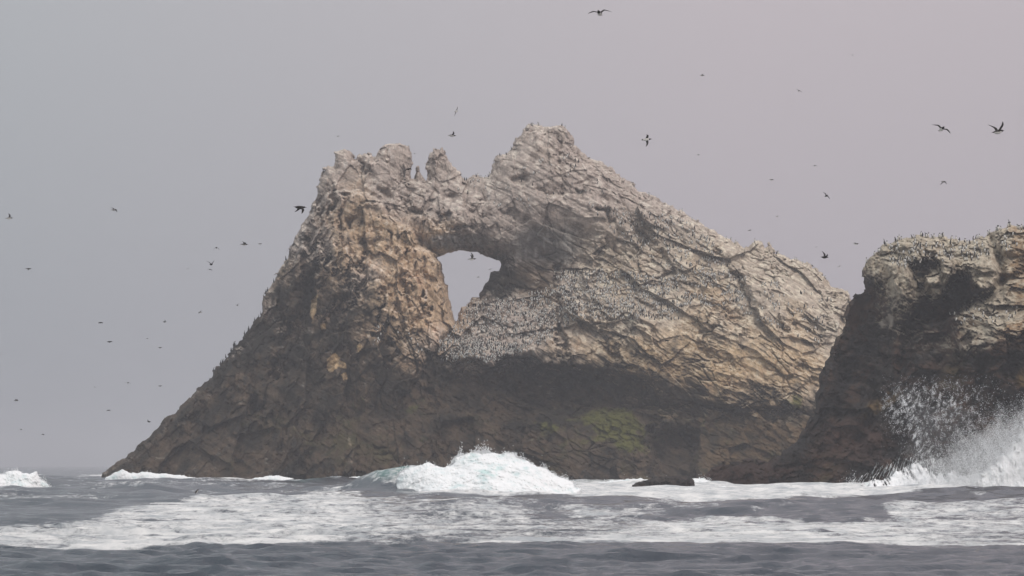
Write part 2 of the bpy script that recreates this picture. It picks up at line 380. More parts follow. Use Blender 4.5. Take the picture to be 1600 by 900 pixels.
# overhanging ceiling of the arch and the sea caves
def recess(t, poly, depth, soft, s=0):
    ps = poly_sd(U, V, poly) + fbm(U/22, V/22, 0*U+s, 4, 21, .6)*13
    return t - depth*sstep(-soft*0.3, soft, ps)
t = recess(t, [(1012,668),(1040,662),(1075,664),(1090,675),(1092,720),(1088,790),(1015,790)], 6.0, 13)
t = recess(t, [(690,575),(760,585),(860,572),(960,600),(990,640),(900,660),(760,660),(680,640)], 2.6, 22, 2)
t = recess(t, [(985,345),(1040,395),(1062,430),(1035,440),(1000,425)], 1.8, 8, 4)
Uw = U + fbm(U/30, V/30, 0*U+1, 4, 401, .6)*26; Vw = V + fbm(U/30, V/30, 0*U+6, 4, 405, .6)*26
crk = sstep(-.35, .25, fbm(U/45, V/45, 0*U+2, 3, 409))
for pts, dep, w in (([(488,320),(480,400),(474,470),(440,560),(400,640)], 3.6, 13), ([(552,330),(548,400),(540,470),(520,540)], 2.2, 6), ([(640,352),(628,430),(634,500),(600,570)], 1.6, 5),
                    ([(520,300),(512,380),(505,450)], 2.6, 4), ([(503,305),(498,380),(492,470)], 2.6, 4), ([(536,310),(528,400),(515,500)], 2.4, 4), ([(576,325),(570,400),(556,470)], 2.2, 4), ([(612,362),(604,450),(588,530)], 2.2, 4), ([(662,405),(662,470),(650,520)], 1.8, 4), ([(905,300),(960,345),(985,400)], 2.2, 5), ([(1120,395),(1160,450),(1230,520)], 2.0, 5), ([(590,330),(578,420),(560,520)], 1.6, 6),
                    ([(872,420),(874,480),(880,550)], 2.4, 5), ([(915,470),(930,520),(960,560)], 2.0, 6), ([(1000,470),(1080,530),(1180,600),(1240,640)], 1.3, 6), ([(1060,430),(1100,470),(1150,500)], 1.1, 6),
                    ([(930,290),(990,350),(1040,390)], 1.0, 7), ([(700,300),(760,330),(800,335)], 1.3, 6), ([(600,300),(650,330),(730,360)], 1.5, 6), ([(864,200),(870,225),(880,248)], 1.4, 5), ([(560,250),(590,290),(610,320)], 1.3, 5), ([(604,232),(612,262),(640,290)], 1.0, 4), ([(800,280),(860,300),(930,280)], 1.4, 7)):
    t = t - dep*crk*np.exp(-(line_d(Uw, Vw, pts)/w)**2)
m = M.ins
P0 = world_at(U, V, D_MAIN - t)[m]; u_, v_ = U[m], V[m]
x, y, z = P0[:, 0], P0[:, 1]*0.6, P0[:, 2]
wx = fbm(x/8, y/8, z/8, 3, 40, .5)*1.7; wz = fbm(x/8, y/8, z/8, 3, 60, .5)*1.7
wr = sstep(720, 900, u_ + (v_-450)*0.2)                       # right side: beds dip down to the right
a = math.radians(31); ca, sa = math.cos(a), math.sin(a)
def blend(sc, s, tilt=0.9):
    dl, cl = facets((x+wx)/sc, y/sc, (z+wz)/(sc*1.9), s, tilt)
    xr = (x+wx)*ca - (z+wz)*sa; zr = (x+wx)*sa + (z+wz)*ca
    dr, cr_ = facets(xr/(sc*1.55), y/sc, zr/(sc*0.85), s+7, tilt)
    return dl*(1-wr) + dr*wr, cl*(1-wr) + cr_*wr
d1, c1 = blend(5.5, 2); d2, c2 = blend(2.1, 31); d3, c3 = blend(0.85, 57, 1.1); d4, c4 = blend(0.42, 91, 1.2)
cm_ = sstep(-.05, .45, fbm(x/6, y/6, z/6, 3, 95))
low = sstep(20, 8, z)
xr = x*sa + z*ca
bed = fbm(x/20, y/9, xr/0.9, 3, 90)
calm = 1 - 0.55*sstep(0.2, 0.9, np.exp(-((u_-850)/55)**2 - ((v_-390)/40)**2))
rm_ = .18 + 1.15*sstep(-.35, .4, fbm(x/8, y/8, z/8, 3, 99))
d0, c0 = blend(10.0, 5, .7)
soft_r = 1 - .45*wr
disp = (d0*(2.0 + .9*wr) + d1*2.3*soft_r + d2*1.3*(1 - .25*wr)*(.35 + .65*rm_) + (d3*0.6 + d4*.20)*rm_)*calm*(.52 + .48*sstep(280, 400, v_)) + fbm(x/4, y/4, z/4, 6, 77, 0.55)*.85 + bed*0.5  # relief flattened towards the summit, standing in for softening by thicker haze
disp -= (0.6*np.exp(-(c2/0.06)**2) + 0.25*np.exp(-(c3/0.09)**2)*calm)*cm_ + 0.6*np.exp(-(c1/0.025)**2)*cm_
ef = np.clip(sd[m]/9.0, 0, 1)
T = t.copy(); T[m] = T[m] + disp*ef
TB = np.minimum(t*0.8, 18)*1.0

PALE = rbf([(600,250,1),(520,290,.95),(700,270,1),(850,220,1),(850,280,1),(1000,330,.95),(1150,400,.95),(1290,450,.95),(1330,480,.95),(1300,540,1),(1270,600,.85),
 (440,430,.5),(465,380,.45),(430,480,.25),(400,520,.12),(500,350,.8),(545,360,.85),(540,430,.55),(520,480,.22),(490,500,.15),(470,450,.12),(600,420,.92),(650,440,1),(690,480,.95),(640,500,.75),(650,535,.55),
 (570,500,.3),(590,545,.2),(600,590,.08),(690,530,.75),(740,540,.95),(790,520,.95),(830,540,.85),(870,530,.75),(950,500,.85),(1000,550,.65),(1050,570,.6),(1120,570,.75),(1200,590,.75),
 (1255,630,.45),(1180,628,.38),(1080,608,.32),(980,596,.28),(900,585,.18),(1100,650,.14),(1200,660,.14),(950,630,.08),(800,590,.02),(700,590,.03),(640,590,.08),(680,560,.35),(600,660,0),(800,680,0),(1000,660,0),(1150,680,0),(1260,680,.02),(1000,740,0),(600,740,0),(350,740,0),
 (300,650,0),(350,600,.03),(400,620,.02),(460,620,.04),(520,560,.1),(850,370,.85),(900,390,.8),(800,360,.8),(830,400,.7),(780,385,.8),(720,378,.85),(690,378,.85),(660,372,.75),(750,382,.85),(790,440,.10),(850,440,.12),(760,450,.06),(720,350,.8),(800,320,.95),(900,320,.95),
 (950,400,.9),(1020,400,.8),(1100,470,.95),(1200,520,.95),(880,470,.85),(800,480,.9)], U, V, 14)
ORANGE = rbf([(640,420,1),(690,420,.9),(690,490,.8),(610,370,.75),(540,330,.45),(560,440,.6),(500,400,.4),(440,440,.3),(600,270,.0),(520,270,.0),(700,300,.05),(850,230,0),(1000,320,.1),(1150,420,.15),(1300,480,.1),
 (1100,560,.75),(1200,590,.8),(1000,540,.65),(900,520,.4),(760,530,.25),(850,380,.0),(1250,520,.35),(1060,460,.3)], U, V, 14)
GREEN_SPOTS = [(965,668,46,30,1.1),(985,690,28,20,1.1),(935,652,44,18,.9),(860,668,40,18,.65),(900,690,40,14,.5),(720,690,50,14,.3),(640,690,40,12,.3),(1110,660,30,14,.4),(640,640,26,18,.4),(480,692,40,12,.45),(1245,628,14,16,.7),(1150,690,40,18,.3),(560,640,18,20,.3)]
SCARS = [[(497,460),(494,484),(489,500),(485,492),(487,470)],[(511,560),(524,552),(532,560),(530,572),(516,582),(511,576)],[(532,562),(541,568),(540,575),(531,574)],[(533,585),(540,582),(544,592),(537,594)],
         [(500,507),(508,505),(510,513),(503,515)],[(556,542),(562,536),(566,542),(560,550)]]
def gather(F, S, u, v):
    i = np.clip(np.round((v - S.V[0, 0])/S.step).astype(int), 0, S.U.shape[0]-1); j = np.clip(np.round((u - S.U[0, 0])/S.step).astype(int), 0, S.U.shape[1]-1)
    return F[i, j]
def main_col(S, u, v, P, n):
    x, y, z = P.T
    n1 = fbm(x/4, y/4, z/4, 5, 101, 0.6); n2 = fbm(x/1.3, y/1.3, z/1.3, 4, 131, 0.6); n3 = fbm(x/9, y/9, z/9, 4, 151); st = fbm(x/0.9, y/2, z/9, 3, 171)
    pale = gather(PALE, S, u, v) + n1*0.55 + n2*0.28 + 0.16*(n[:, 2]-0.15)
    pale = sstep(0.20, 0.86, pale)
    org = sstep(0.15, 0.85, gather(ORANGE, S, u, v) + n3*0.7 + n2*0.2)
    dark = lerp(C(.027,.023,.018), C(.088,.062,.042), sstep(-.25, .35, n1 + n3*.6 + 0.15*sstep(16, 2, z)))
    dark = lerp(dark, C(.026,.024,.021), sstep(.05, .4, n2))
    dark = lerp(dark, C(.075,.068,.026), sstep(.15, .55, n3 + .4*n2)*sstep(600, 660, v)*.6)
    light = lerp(C(.355,.30,.265), C(.31,.225,.148), org)
    light = lerp(light, C(.34,.215,.14), org*sstep(.15, .5, n1)*.6)
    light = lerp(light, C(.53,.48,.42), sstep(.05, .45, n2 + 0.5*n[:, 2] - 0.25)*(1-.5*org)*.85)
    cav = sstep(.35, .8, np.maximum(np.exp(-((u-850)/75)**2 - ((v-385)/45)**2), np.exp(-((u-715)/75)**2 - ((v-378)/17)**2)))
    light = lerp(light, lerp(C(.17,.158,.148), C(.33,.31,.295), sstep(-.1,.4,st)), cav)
    n4 = fbm(x/.5, y/.5, z/.5, 3, 191, .6)
    light = lerp(light, C(.15,.12,.10), sstep(.10, .45, -n2 - .3*n1 + .3*n4)*.75)
    light = lerp(light, C(.52,.50,.47), sstep(.25, .55, st)*sstep(-.1, .3, n1)*.45)
    dark = dark*lerp(C(1,1,1), C(1.42,1.34,1.12), sstep(1060, 1130, u)*sstep(600, 680, v))  # yellowish base, painted paler at the right to stand in for haze
    rs = sstep(820, 960, u)*sstep(300, 400, v)
    light = light*lerp(C(1.22,1.19,1.16), C(1.33,1.31,1.18), rs)*(1 + .16*sstep(.2,.6,org) + .30*sstep(740, 690, u)*sstep(340, 400, v))[:, None]  # gain on pale guano rock; on the summit it also stands in for haze
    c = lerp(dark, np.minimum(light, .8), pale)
    g = 0
    for (gu, gv, ru, rv, w) in GREEN_SPOTS: g = np.maximum(g, w*np.exp(-((u-gu)/ru)**2 - ((v-gv)/rv)**2))
    g = sstep(.3, .75, g + n1*.55 + n2*.55 - .05)
    c = lerp(c, C(.115,.115,.028), g*.9)
    for p in SCARS:
        w = sstep(-1.2, 1.0, poly_sd(u, v, p) + n2*3)
        c = lerp(c, C(.40,.28,.16)*(1 + 1.2*n2[:, None] + .6*n1[:, None]), w)
    return c
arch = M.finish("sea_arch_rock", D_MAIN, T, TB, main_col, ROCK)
tag(arch, "tall jagged sea stack pierced by a natural arch, pale top and dark wet base", "sea stack")

# ------------------------------------------------------------------ the nearer rock at the right
R_OUT = [(1098,762),(1101,744),(1112,730),(1130,724),(1165,720),(1200,722),(1222,708),(1245,690),(1260,664),(1276,640),(1277,612),(1283,580),(1298,556),(1306,532),(1320,516),(1322,490),(1328,474),(1340,462),(1352,455),
 (1347,440),(1350,422),(1362,402),(1380,386),(1398,378),(1425,372),(1446,369),(1475,374),(1510,378),(1530,372),(1545,364),(1562,358),(1580,353),(1600,358),(1640,350),(1700,352),(1760,380),(1800,430),(1850,520),(1890,640),(1920,740),(1920,830),(1095,830)]
def rj(U, V, sd):
    r = np.zeros_like(sd); m = np.abs(sd) < 24
    u, v = U[m], V[m]
    d, c = facets(u/13, v/15, 0*u+0.7, 43, 0.5)
    r[m] = fbm(u/30, v/30, 0*u+1.3, 4, 15, 0.55)*6 + d*5 + 1
    return r
S2 = Relief(1085, 1924, 340, 830, 1.25)
S2.outline(R_OUT, [], rj)
U, V, sd = S2.U, S2.V, S2.sd
D_R = 290.0
t = rbf([(1330,490,2),(1350,440,2),(1380,400,3),(1450,385,3.5),(1550,375,4),(1600,370,4.5),(1700,370,5),(1400,430,6.5),(1480,420,7.5),(1560,410,8),(1620,420,9),(1400,480,8),(1460,520,9),(1550,480,11.5),(1620,470,12),(1550,510,14),(1620,500,15),
 (1330,560,5),(1400,590,11),(1500,600,16),(1600,600,19),(1280,650,5),(1320,640,9),(1350,700,14),(1420,690,17),(1450,740,22),(1600,740,27),(1700,700,27),(1250,720,8),(1200,740,8),(1120,745,4),(1300,760,14),(1800,600,18),(1850,700,20),(1500,820,32),(1200,820,14),(1700,820,34)], U, V)
ER = np.clip(rbf([(1110,740,18),(1250,690,24),(1290,580,20),(1340,450,22),(1420,375,22),(1600,360,24),(1800,440,40),(1900,700,40)], U, V), 12, 40)
t = t*edge_round(sd/ER)
BULGE = [([(1500,412),(1530,398),(1556,400),(1566,425),(1560,455),(1530,462),(1512,448)], 2.4, 12), ([(1556,372),(1600,356),(1640,360),(1650,400),(1600,405),(1565,400)], 1.8, 10), ([(1446,434),(1464,430),(1470,440),(1456,447),(1447,443)], 2.4, 4), ([(1456,450),(1476,446),(1480,456),(1466,464),(1457,458)], 2.2, 4), ([(1470,402),(1490,404),(1492,428),(1480,438),(1470,426)], 2.0, 6),
         ([(1380,410),(1420,402),(1428,440),(1415,470),(1395,450)], 1.5, 9), ([(1470,490),(1520,478),(1560,500),(1620,480),(1660,520),(1600,560),(1500,560)], 2.2, 12)]
for p, dep, so in BULGE: t = t + dep*sstep(-2, so, poly_sd(U, V, p) + fbm(U/16, V/16, 0*U+2, 3, 33)*5)
for p, dep, so in (([(1422,418),(1440,406),(1458,403),(1470,412),(1474,430),(1450,440),(1440,470),(1426,466),(1428,440)], 4.0, 9), ([(1480,440),(1496,420),(1514,428),(1520,462),(1512,486),(1476,500),(1448,510),(1428,496),(1440,472),(1466,466)], 5.5, 7), ([(1340,450),(1380,440),(1400,470),(1400,560),(1370,640),(1300,660),(1300,560)], 2.0, 16), ([(1380,640),(1430,640),(1430,700),(1380,715)], 2.0, 12)):
    t = t - dep*sstep(-4, so, poly_sd(U, V, p) + fbm(U/22, V/22, 0*U+4, 3, 23)*8)
for pts, dep, w in (([(1545,365),(1562,405),(1566,440),(1540,470)], 2.2, 6), ([(1430,480),(1400,600),(1340,690)], 2.0, 9), ([(1560,440),(1620,420),(1700,430)], 1.5, 7), ([(1470,560),(1440,640),(1430,700)], 1.4, 7), ([(1540,560),(1520,640)], 1.2, 7)):
    t = t - dep*np.exp(-(line_d(U, V, pts)/w)**2)
m = S2.ins
P0 = world_at(U, V, D_R - t)[m]
x, y, z = P0[:, 0], P0[:, 1]*0.6, P0[:, 2]
wx = fbm(x/6, y/6, z/6, 3, 41, .5)*1.3; wz = fbm(x/6, y/6, z/6, 3, 61, .5)*1.3
a = math.radians(24); ca, sa = math.cos(a), math.sin(a)
xr = (x+wx)*ca - (z+wz)*sa; zr = (x+wx)*sa + (z+wz)*ca
d1, c1 = facets(xr/5.0, y/4, zr/3.0, 12, .9); d2, c2 = facets(xr/2.2, y/1.6, zr/1.2, 13, .9); d3, c3 = facets(xr/.8, y/.6, zr/.5, 14, 1.1); d4, c4 = facets(xr/.36, y/.3, zr/.24, 15, 1.2)
cm_ = sstep(-.05, .45, fbm(x/4, y/4, z/4, 3, 96))
disp = d1*1.9 + d2*1.0 + d3*.42 + d4*.16 + fbm(x/2.6, y/2.6, z/2.6, 6, 78, .58)*.7 + fbm(xr/9, y/5, zr/.6, 3, 91)*.3
disp -= (.45*np.exp(-(c2/.06)**2) + .2*np.exp(-(c3/.09)**2) + .5*np.exp(-(c1/.025)**2))*cm_
T = t.copy(); T[m] = T[m] + disp*np.clip(sd[m]/9, 0, 1)
PALE_R = rbf([(1400,385,.9),(1450,385,.95),(1500,390,.95),(1560,385,.9),(1600,375,.85),(1700,380,.85),(1390,420,.85),(1410,440,.9),(1420,465,.75),(1458,440,.85),(1467,455,.85),(1480,418,.8),(1445,420,.1),(1505,445,.02),(1485,480,.02),(1350,420,.4),(1360,470,.05),(1340,520,.05),(1440,470,.15),(1500,450,.1),(1490,490,.05),
 (1540,430,.9),(1600,430,.7),(1600,465,.6),(1550,470,.55),(1500,490,.5),(1550,495,.65),(1600,490,.65),(1395,505,.5),(1380,540,.1),(1450,530,.3),(1510,545,.45),(1560,540,.25),(1450,580,.1),(1600,560,.05),(1400,620,0),(1500,620,0),(1600,640,0),(1300,620,0),(1300,700,0),(1450,720,0),(1600,740,0),(1150,740,0)], U, V, 12)
def right_col(S, u, v, P, n):
    x, y, z = P.T
    n1 = fbm(x/3, y/3, z/3, 5, 103, .6); n2 = fbm(x/.9, y/.9, z/.9, 4, 133, .6); n3 = fbm(x/7, y/7, z/7, 4, 153)
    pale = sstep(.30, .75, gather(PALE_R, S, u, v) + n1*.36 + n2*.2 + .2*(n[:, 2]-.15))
    dark = lerp(C(.026,.021,.018), C(.070,.040,.027), sstep(-.2, .4, n1 + n3*.7))
    dark = lerp(dark, C(.028,.027,.028), sstep(.05, .4, n2))
    dark = lerp(dark, C(.095,.075,.025), sstep(.3, .6, n3 + n2*.3)*.5)
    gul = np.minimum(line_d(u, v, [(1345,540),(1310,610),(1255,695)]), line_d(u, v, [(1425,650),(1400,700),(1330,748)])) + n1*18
    dark = lerp(dark, C(.016,.014,.014), sstep(16, 2, gul)*.85)  # gully shade painted into the colour as dark bands
    red = np.exp(-((u-1330)/70)**2 - ((v-690)/45)**2) + np.exp(-((u-1180)/80)**2 - ((v-742)/22)**2)
    dark = lerp(dark, C(.066,.036,.027), sstep(.25, .8, red + n1*.5)*.8)
    toe = sstep(1300, 1240, u)*sstep(690, 715, v)
    dark = dark*lerp(C(1,1,1), C(.62,.55,.52), toe)
    och = np.exp(-((u-1375)/34)**2 - ((v-632+(u-1375)*.5)/16)**2) + .8*np.exp(-((u-1598)/14)**2 - ((v-590)/18)**2)
    dark = lerp(dark, C(.15,.095,.035), sstep(.3, .9, och + n1*.5 + n2*.3)*.8)
    light = lerp(C(.32,.27,.205), C(.25,.165,.095), sstep(-.1, .5, n3 + .6*sstep(1500, 1620, u) - .25 + n1*.4))
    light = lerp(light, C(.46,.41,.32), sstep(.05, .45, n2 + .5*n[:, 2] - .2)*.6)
    light = lerp(light, C(.17,.135,.11), sstep(.12, .5, -n2 - .2*n1)*.6)
    c = lerp(dark, light, pale)
    c = np.minimum(np.where(pale[:, None] > 0, c*(1 + .30*pale[:, None]), c), .8)
    for p in ([(1497,536),(1510,528),(1518,532),(1500,548)], [(1372,506),(1390,490),(1400,498),(1398,512)]):
        c = lerp(c, C(.40,.34,.28), sstep(-1.5, 1.5, poly_sd(u, v, p) + n2*4)*.8)
    return c
rrock = S2.finish("coastal_rock", D_R, T, np.minimum(t*.8, 16), right_col, ROCK)
tag(rrock, "dark brown nearer rock with pale bird-crowded crown, surf bursting at its foot", "sea rock")

# ------------------------------------------------------------------ low rocks awash
def low_rock(name, outer, D, depth, label, seed):
    us = [p[0] for p in outer]; vs_ = [p[1] for p in outer]
    S = Relief(min(us)-6, max(us)+6, min(vs_)-6, max(vs_)+2, 0.7)
    S.outline(outer, [], lambda U, V, sd: fbm(U/9, V/7, 0*U+seed, 4, seed, .55)*3)
    P0 = world_at(S.U, S.V, D + 0*S.U); x, y, z = P0[..., 0], P0[..., 1]*.1, P0[..., 2]
    d, c = facets(x/.9, y, z/.6, seed, .8)
    t = (depth + .8*d + .7*fbm(x/.8, y+seed, z/.8, 4, seed))*edge_round(S.sd/9)
    def col(S, u, v, P, n):
        q = fbm(P[:, 0]/.5, P[:, 1]/.5, P[:, 2]/.5, 4, seed)
        return lerp(C(.03,.027,.026), C(.065,.048,.04), sstep(-.2, .4, q))
    o = S.finish(name, D, t, t*.8, col, ROCK)
    return tag(o, label, "rock")
low_rock("low_rock", [(982,775),(988,757),(1000,753),(1022,747),(1040,744),(1060,743),(1076,744),(1084,750),(1086,775)], 258, 2.2, "low flat dark rock awash in foam between the arch rock and the nearer rock", 19)
low_rock("low_rock", [(1104,786),(1107,774),(1114,770),(1124,771),(1131,776),(1134,786)], 232, .5, "tiny dark rock tip just breaking the foam in front of the nearer rock", 27)

# ------------------------------------------------------------------ the sea
def lerp_row(xs, ys, x): return np.interp(x, xs, ys)
rows = [24.0]
while rows[-1] < 460: rows.append(rows[-1] + (0.6 if rows[-1] < 48 else 0.115*max(rows[-1]/56, .9)**1.35 if rows[-1] < 175 else 0.55))
while rows[-1] < 9000: rows.append(rows[-1]*1.011)
rows = np.array(rows)
tn = np.concatenate([-np.geomspace(1.6, .262, 60)[:-1], np.linspace(-.26, .26, 1150), np.geomspace(.262, 1.6, 60)[1:]])
YY, TT = np.meshgrid(rows, tn, indexing='ij'); XX = YY*TT
dsp = np.gradient(rows)[:, None] + 0*TT
uu = UC + F_PX*TT; vv = VH + F_PX*CAM_H/YY
wr_ = np.random.default_rng(3)
Z = np.zeros(XX.shape, f32); Xo = np.zeros(XX.shape, f32); Yo = np.zeros(XX.shape, f32)
wx_ = fbm(XX/40, YY/40, 0*XX, 2, 200)*6
for i in range(64):
    lam = 0.9*(26/0.9)**(i/63.0)
    ang = math.radians(-90 + wr_.normal()*(22 if lam < 4 else 32) + 6); ph = wr_.random()*6.283
    k = 6.2832/lam; kx, ky = k*math.cos(ang), k*math.sin(ang)
    amp = 0.0150*lam**0.46 * (0.7+0.6*wr_.random())
    w = (sstep(2.0, 4.5, lam/dsp)*(1 - (.55 + .3*float(sstep(1.2, 3, lam)))*sstep(190, 80, YY))).astype(f32)
    arg = (kx*(XX+wx_) + ky*(YY+wx_*.4) + ph).astype(f32)
    Z += w*amp*np.sin(arg); q = w*amp*0.8*np.cos(arg)
    Xo += q*math.cos(ang); Yo += q*math.sin(ang)
wy_ = fbm(XX/4, YY/4, 0*XX, 2, 205)*1.2
for i in range(44):
    lam = .42*(1.7/.42)**(i/43.0)
    ang = math.radians(-90 + wr_.normal()*22 - 4); ph = wr_.random()*6.283; k = 6.2832/lam
    w = sstep(2.2, 4.0, lam/dsp).astype(f32)
    if not w.any(): continue
    rmax = int(np.max(np.nonzero(w[:, 0])[0]))+1 if w[:, 0].any() else 0
    if rmax == 0: continue
    sl = slice(0, rmax)
    Z[sl] += (w[sl]*0.0128*lam**.8*(2*(.5+.5*np.sin((k*math.cos(ang)*(XX[sl]+wy_[sl]) + k*math.sin(ang)*(YY[sl]+.5*wy_[sl]) + ph).astype(f32)))**2 - .75))
grp = 0.75 + 0.8*fbm(XX/28, YY/28, 0*XX+4, 3, 220)
Z *= grp
far = sstep(600, 260, YY)*0.5 + .5
for lam, ang, amp, ph in ((46, -84, .16, .6), (33, -101, .11, 2.2), (61, -93, .15, 4.0)):
    k = 6.2832/lam; Z += amp*far*sstep(1.5, 3, lam/dsp)*np.sin(k*math.cos(math.radians(ang))*XX + k*math.sin(math.radians(ang))*YY + ph)
# a swell crest near the boat
yc = 68 + 1.2*np.sin(XX/5.0+1) + 1.6*fbm(XX/9, 0*XX+2, 0*XX, 3, 230)
Z += 0.24*np.exp(-((YY-yc)/np.where(YY < yc, 4.5, 7.0))**2)
# the swell that rises into the breaker in the middle
hB = lerp_row([470, 540, 590, 640, 740, 820, 880, 930], [0, .75, 1.95, 2.1, 1.5, .9, .3, 0], uu)
yb = 216 + 2.0*np.sin(uu/60.0); dY = YY - yb
Z += hB*np.exp(-(dY/np.where(dY < 0, 2.6, 10.0))**2)
# lesser crests
for (uc, su, y0, sy, h) in ((30, 60, 266, 3.5, .6), (300, 120, 345, 5, .5), (520, 60, 330, 4, .8), (1500, 160, 205, 5, .45), (1100, 220, 232, 4, .35), (950, 80, 180, 3, .25), (320, 160, 165, 4, .3), (1250, 200, 150, 4, .25)):
    dY = YY - y0 - 1.5*np.sin(uu/40.0)
    Z += h*np.exp(-((uu-uc)/su)**2)*np.exp(-(dY/np.where(dY < 0, sy, sy*2.5))**2)
Z *= sstep(24, 40, YY)
# foam density
jit = fbm(XX/11, YY/22, 0*XX, 5, 240, .6)
jit2 = fbm(XX/3, YY/9, 0*XX+9, 4, 243, .6)
def soft(poly, s): return sstep(-s, s, poly_sd(uu.astype(f32), vv.astype(f32), poly) + jit*6 + jit2*4)
edge_v = VH + F_PX*CAM_H/np.maximum(yc, 30)
foam = np.zeros(XX.shape, f32)
band_top = lerp_row([-900, -200, 0, 120, 220, 300, 420, 520, 620, 720, 860, 1000, 1150, 1300, 1500, 1800, 2600], [815, 815, 818, 808, 797, 783, 772, 768, 776, 790, 797, 800, 804, 806, 808, 810, 815], uu)
dens_in = lerp_row([-900, 0, 300, 560, 640, 960, 1060, 1300, 1600, 2600], [.62, .66, .82, .74, .62, .62, .8, .84, .62, .5], uu)
inb = sstep(-5, 8, vv - band_top + jit*14 + jit2*8)*sstep(0.2, 1.2, YY - yc - 1.0 + jit*1.4)
foam = np.maximum(foam, inb*dens_in)
foam = np.maximum(foam, inb*0.95*sstep(16, 4, YY - yc)*sstep(-.35, .1, fbm(XX/14, YY/6, 0*XX, 3, 250)))
foam = np.maximum(foam, .95*soft([(858,766),(930,758),(990,750),(1060,748),(1110,756),(1220,760),(1300,758),(1400,742),(1460,735),(1750,735),(1750,768),(1500,771),(1380,778),(1220,783),(1080,786),(980,784),(880,778)], 3.5))
foam = np.maximum(foam, .72*soft([(860,768),(900,748),(960,742),(1100,738),(1110,752),(1000,764)], 3))
foam = np.maximum(foam, .85*soft([(120,745),(200,739),(330,741),(480,744),(470,751),(330,754),(180,752)], 2.2))
foam = np.maximum(foam, .6*soft([(330,752),(480,748),(470,756),(350,757)], 2))
foam = np.maximum(foam, .66*soft([(1370,800),(1450,796),(1620,796),(1800,800),(1800,818),(1500,816),(1400,808)], 3))
foam = np.maximum(foam, .45*soft([(-300,775),(0,770),(120,772),(260,776),(100,790),(-300,800)], 5))
foam = np.maximum(foam, .40*soft([(120,758),(480,758),(480,766),(120,768)], 4))
foam = np.maximum(foam, .42*soft([(860,782),(1400,786),(1400,800),(860,796)], 5))
foam = np.maximum(foam, sstep(622, 640, uu + 8*np.sin(vv))*sstep(905, 860, uu)*sstep(-7, -2.2, YY - yb)*sstep(3, 0, YY-yb)*1.0)
foam = np.maximum(foam, .75*sstep(630, 660, uu)*sstep(900, 860, uu)*sstep(198, 203, YY + jit*6)*sstep(216, 210, YY))
foam = np.maximum(foam, .9*np.exp(-((uu-30)/55)**2 - ((YY-260)/5)**2))
foam += .28*(fbm(XX/7, YY/16, 0*XX+2, 5, 260, .6)) - .04
foam -= .30*sstep(.05, .45, fbm((XX+YY*.3)/16, YY/1.9, 0*XX+5, 4, 263, .6))*sstep(230, 150, YY)
foam = np.where(foam < .2, foam*.5, foam)
# scattered white flecks on open water
fl = fbm(XX/5, YY/9, 0*XX+7, 5, 280, .6)
foam = np.maximum(foam, .46*sstep(.30, .48, fl + .5*(Z)))
foam *= sstep(-1.5, .5, YY - yc - .3 + jit2*2)*.93 + .07
Z += sstep(.45, .8, foam)*(.05*fbm(XX/1.2, YY/2.5, 0*XX, 4, 290, .6) + .02)*sstep(400, 200, YY)
teal = np.clip(sstep(548, 600, uu)*sstep(665, 640, uu)*sstep(.9, 1.7, Z)*.9 + .35*soft([(860,768),(900,748),(1100,744),(1110,758),(1000,768)], 4) + .35*soft([(430,748),(520,744),(560,752),(470,757)], 3), 0, 1)
V_ = np.stack([XX+Xo, YY+Yo, Z], -1).reshape(-1, 3)
H, W = XX.shape; idx = np.arange(H*W).reshape(H, W)
q = np.stack([idx[:-1, :-1], idx[:-1, 1:], idx[1:, 1:], idx[1:, :-1]], -1).reshape(-1, 4)
# calm water under and behind the boat closes the sheet
b0 = len(V_); ex = 1.6*24
extra = np.array([(-ex,24,0),(ex,24,0),(2500,-300,0),(-2500,-300,0),(-9000*1.6,9000,0),(9000*1.6,9000,0)], f32)
V_ = np.concatenate([V_, extra]); z6 = np.zeros(6)
q = np.concatenate([q, [[b0+3, b0+2, b0+1, b0], [b0+3, b0, b0+4, b0+4][:4], [b0+1, b0+2, b0+5, b0+5][:4]]]) if False else np.concatenate([q, [[b0+3, b0+2, b0+1, b0]]])
sea = mesh_obj("sea", V_, q, SEA, True, None, {"foam": np.append(foam.ravel(), z6), "teal": np.append(teal.ravel(), z6)})
sea["kind"] = "structure"

# ------------------------------------------------------------------ breaking waves and spray
def droplets(name, pts, sizes, parent=None):
    """Each drop is a small octahedron, slightly stretched."""
    n = len(pts); o = np.array([(1,0,0),(-1,0,0),(0,1,0),(0,-1,0),(0,0,1.3),(0,0,-1.3)], f32)
    f = np.array([(0,2,4),(2,1,4),(1,3,4),(3,0,4),(2,0,5),(1,2,5),(3,1,5),(0,3,5)])
    v = pts[:, None, :] + o[None]*sizes[:, None, None]
    fa = (f[None] + (np.arange(n)*6)[:, None, None]).reshape(-1, 3)
    return mesh_obj(name, v.reshape(-1, 3), fa, DROP, True, None, None, None, parent)

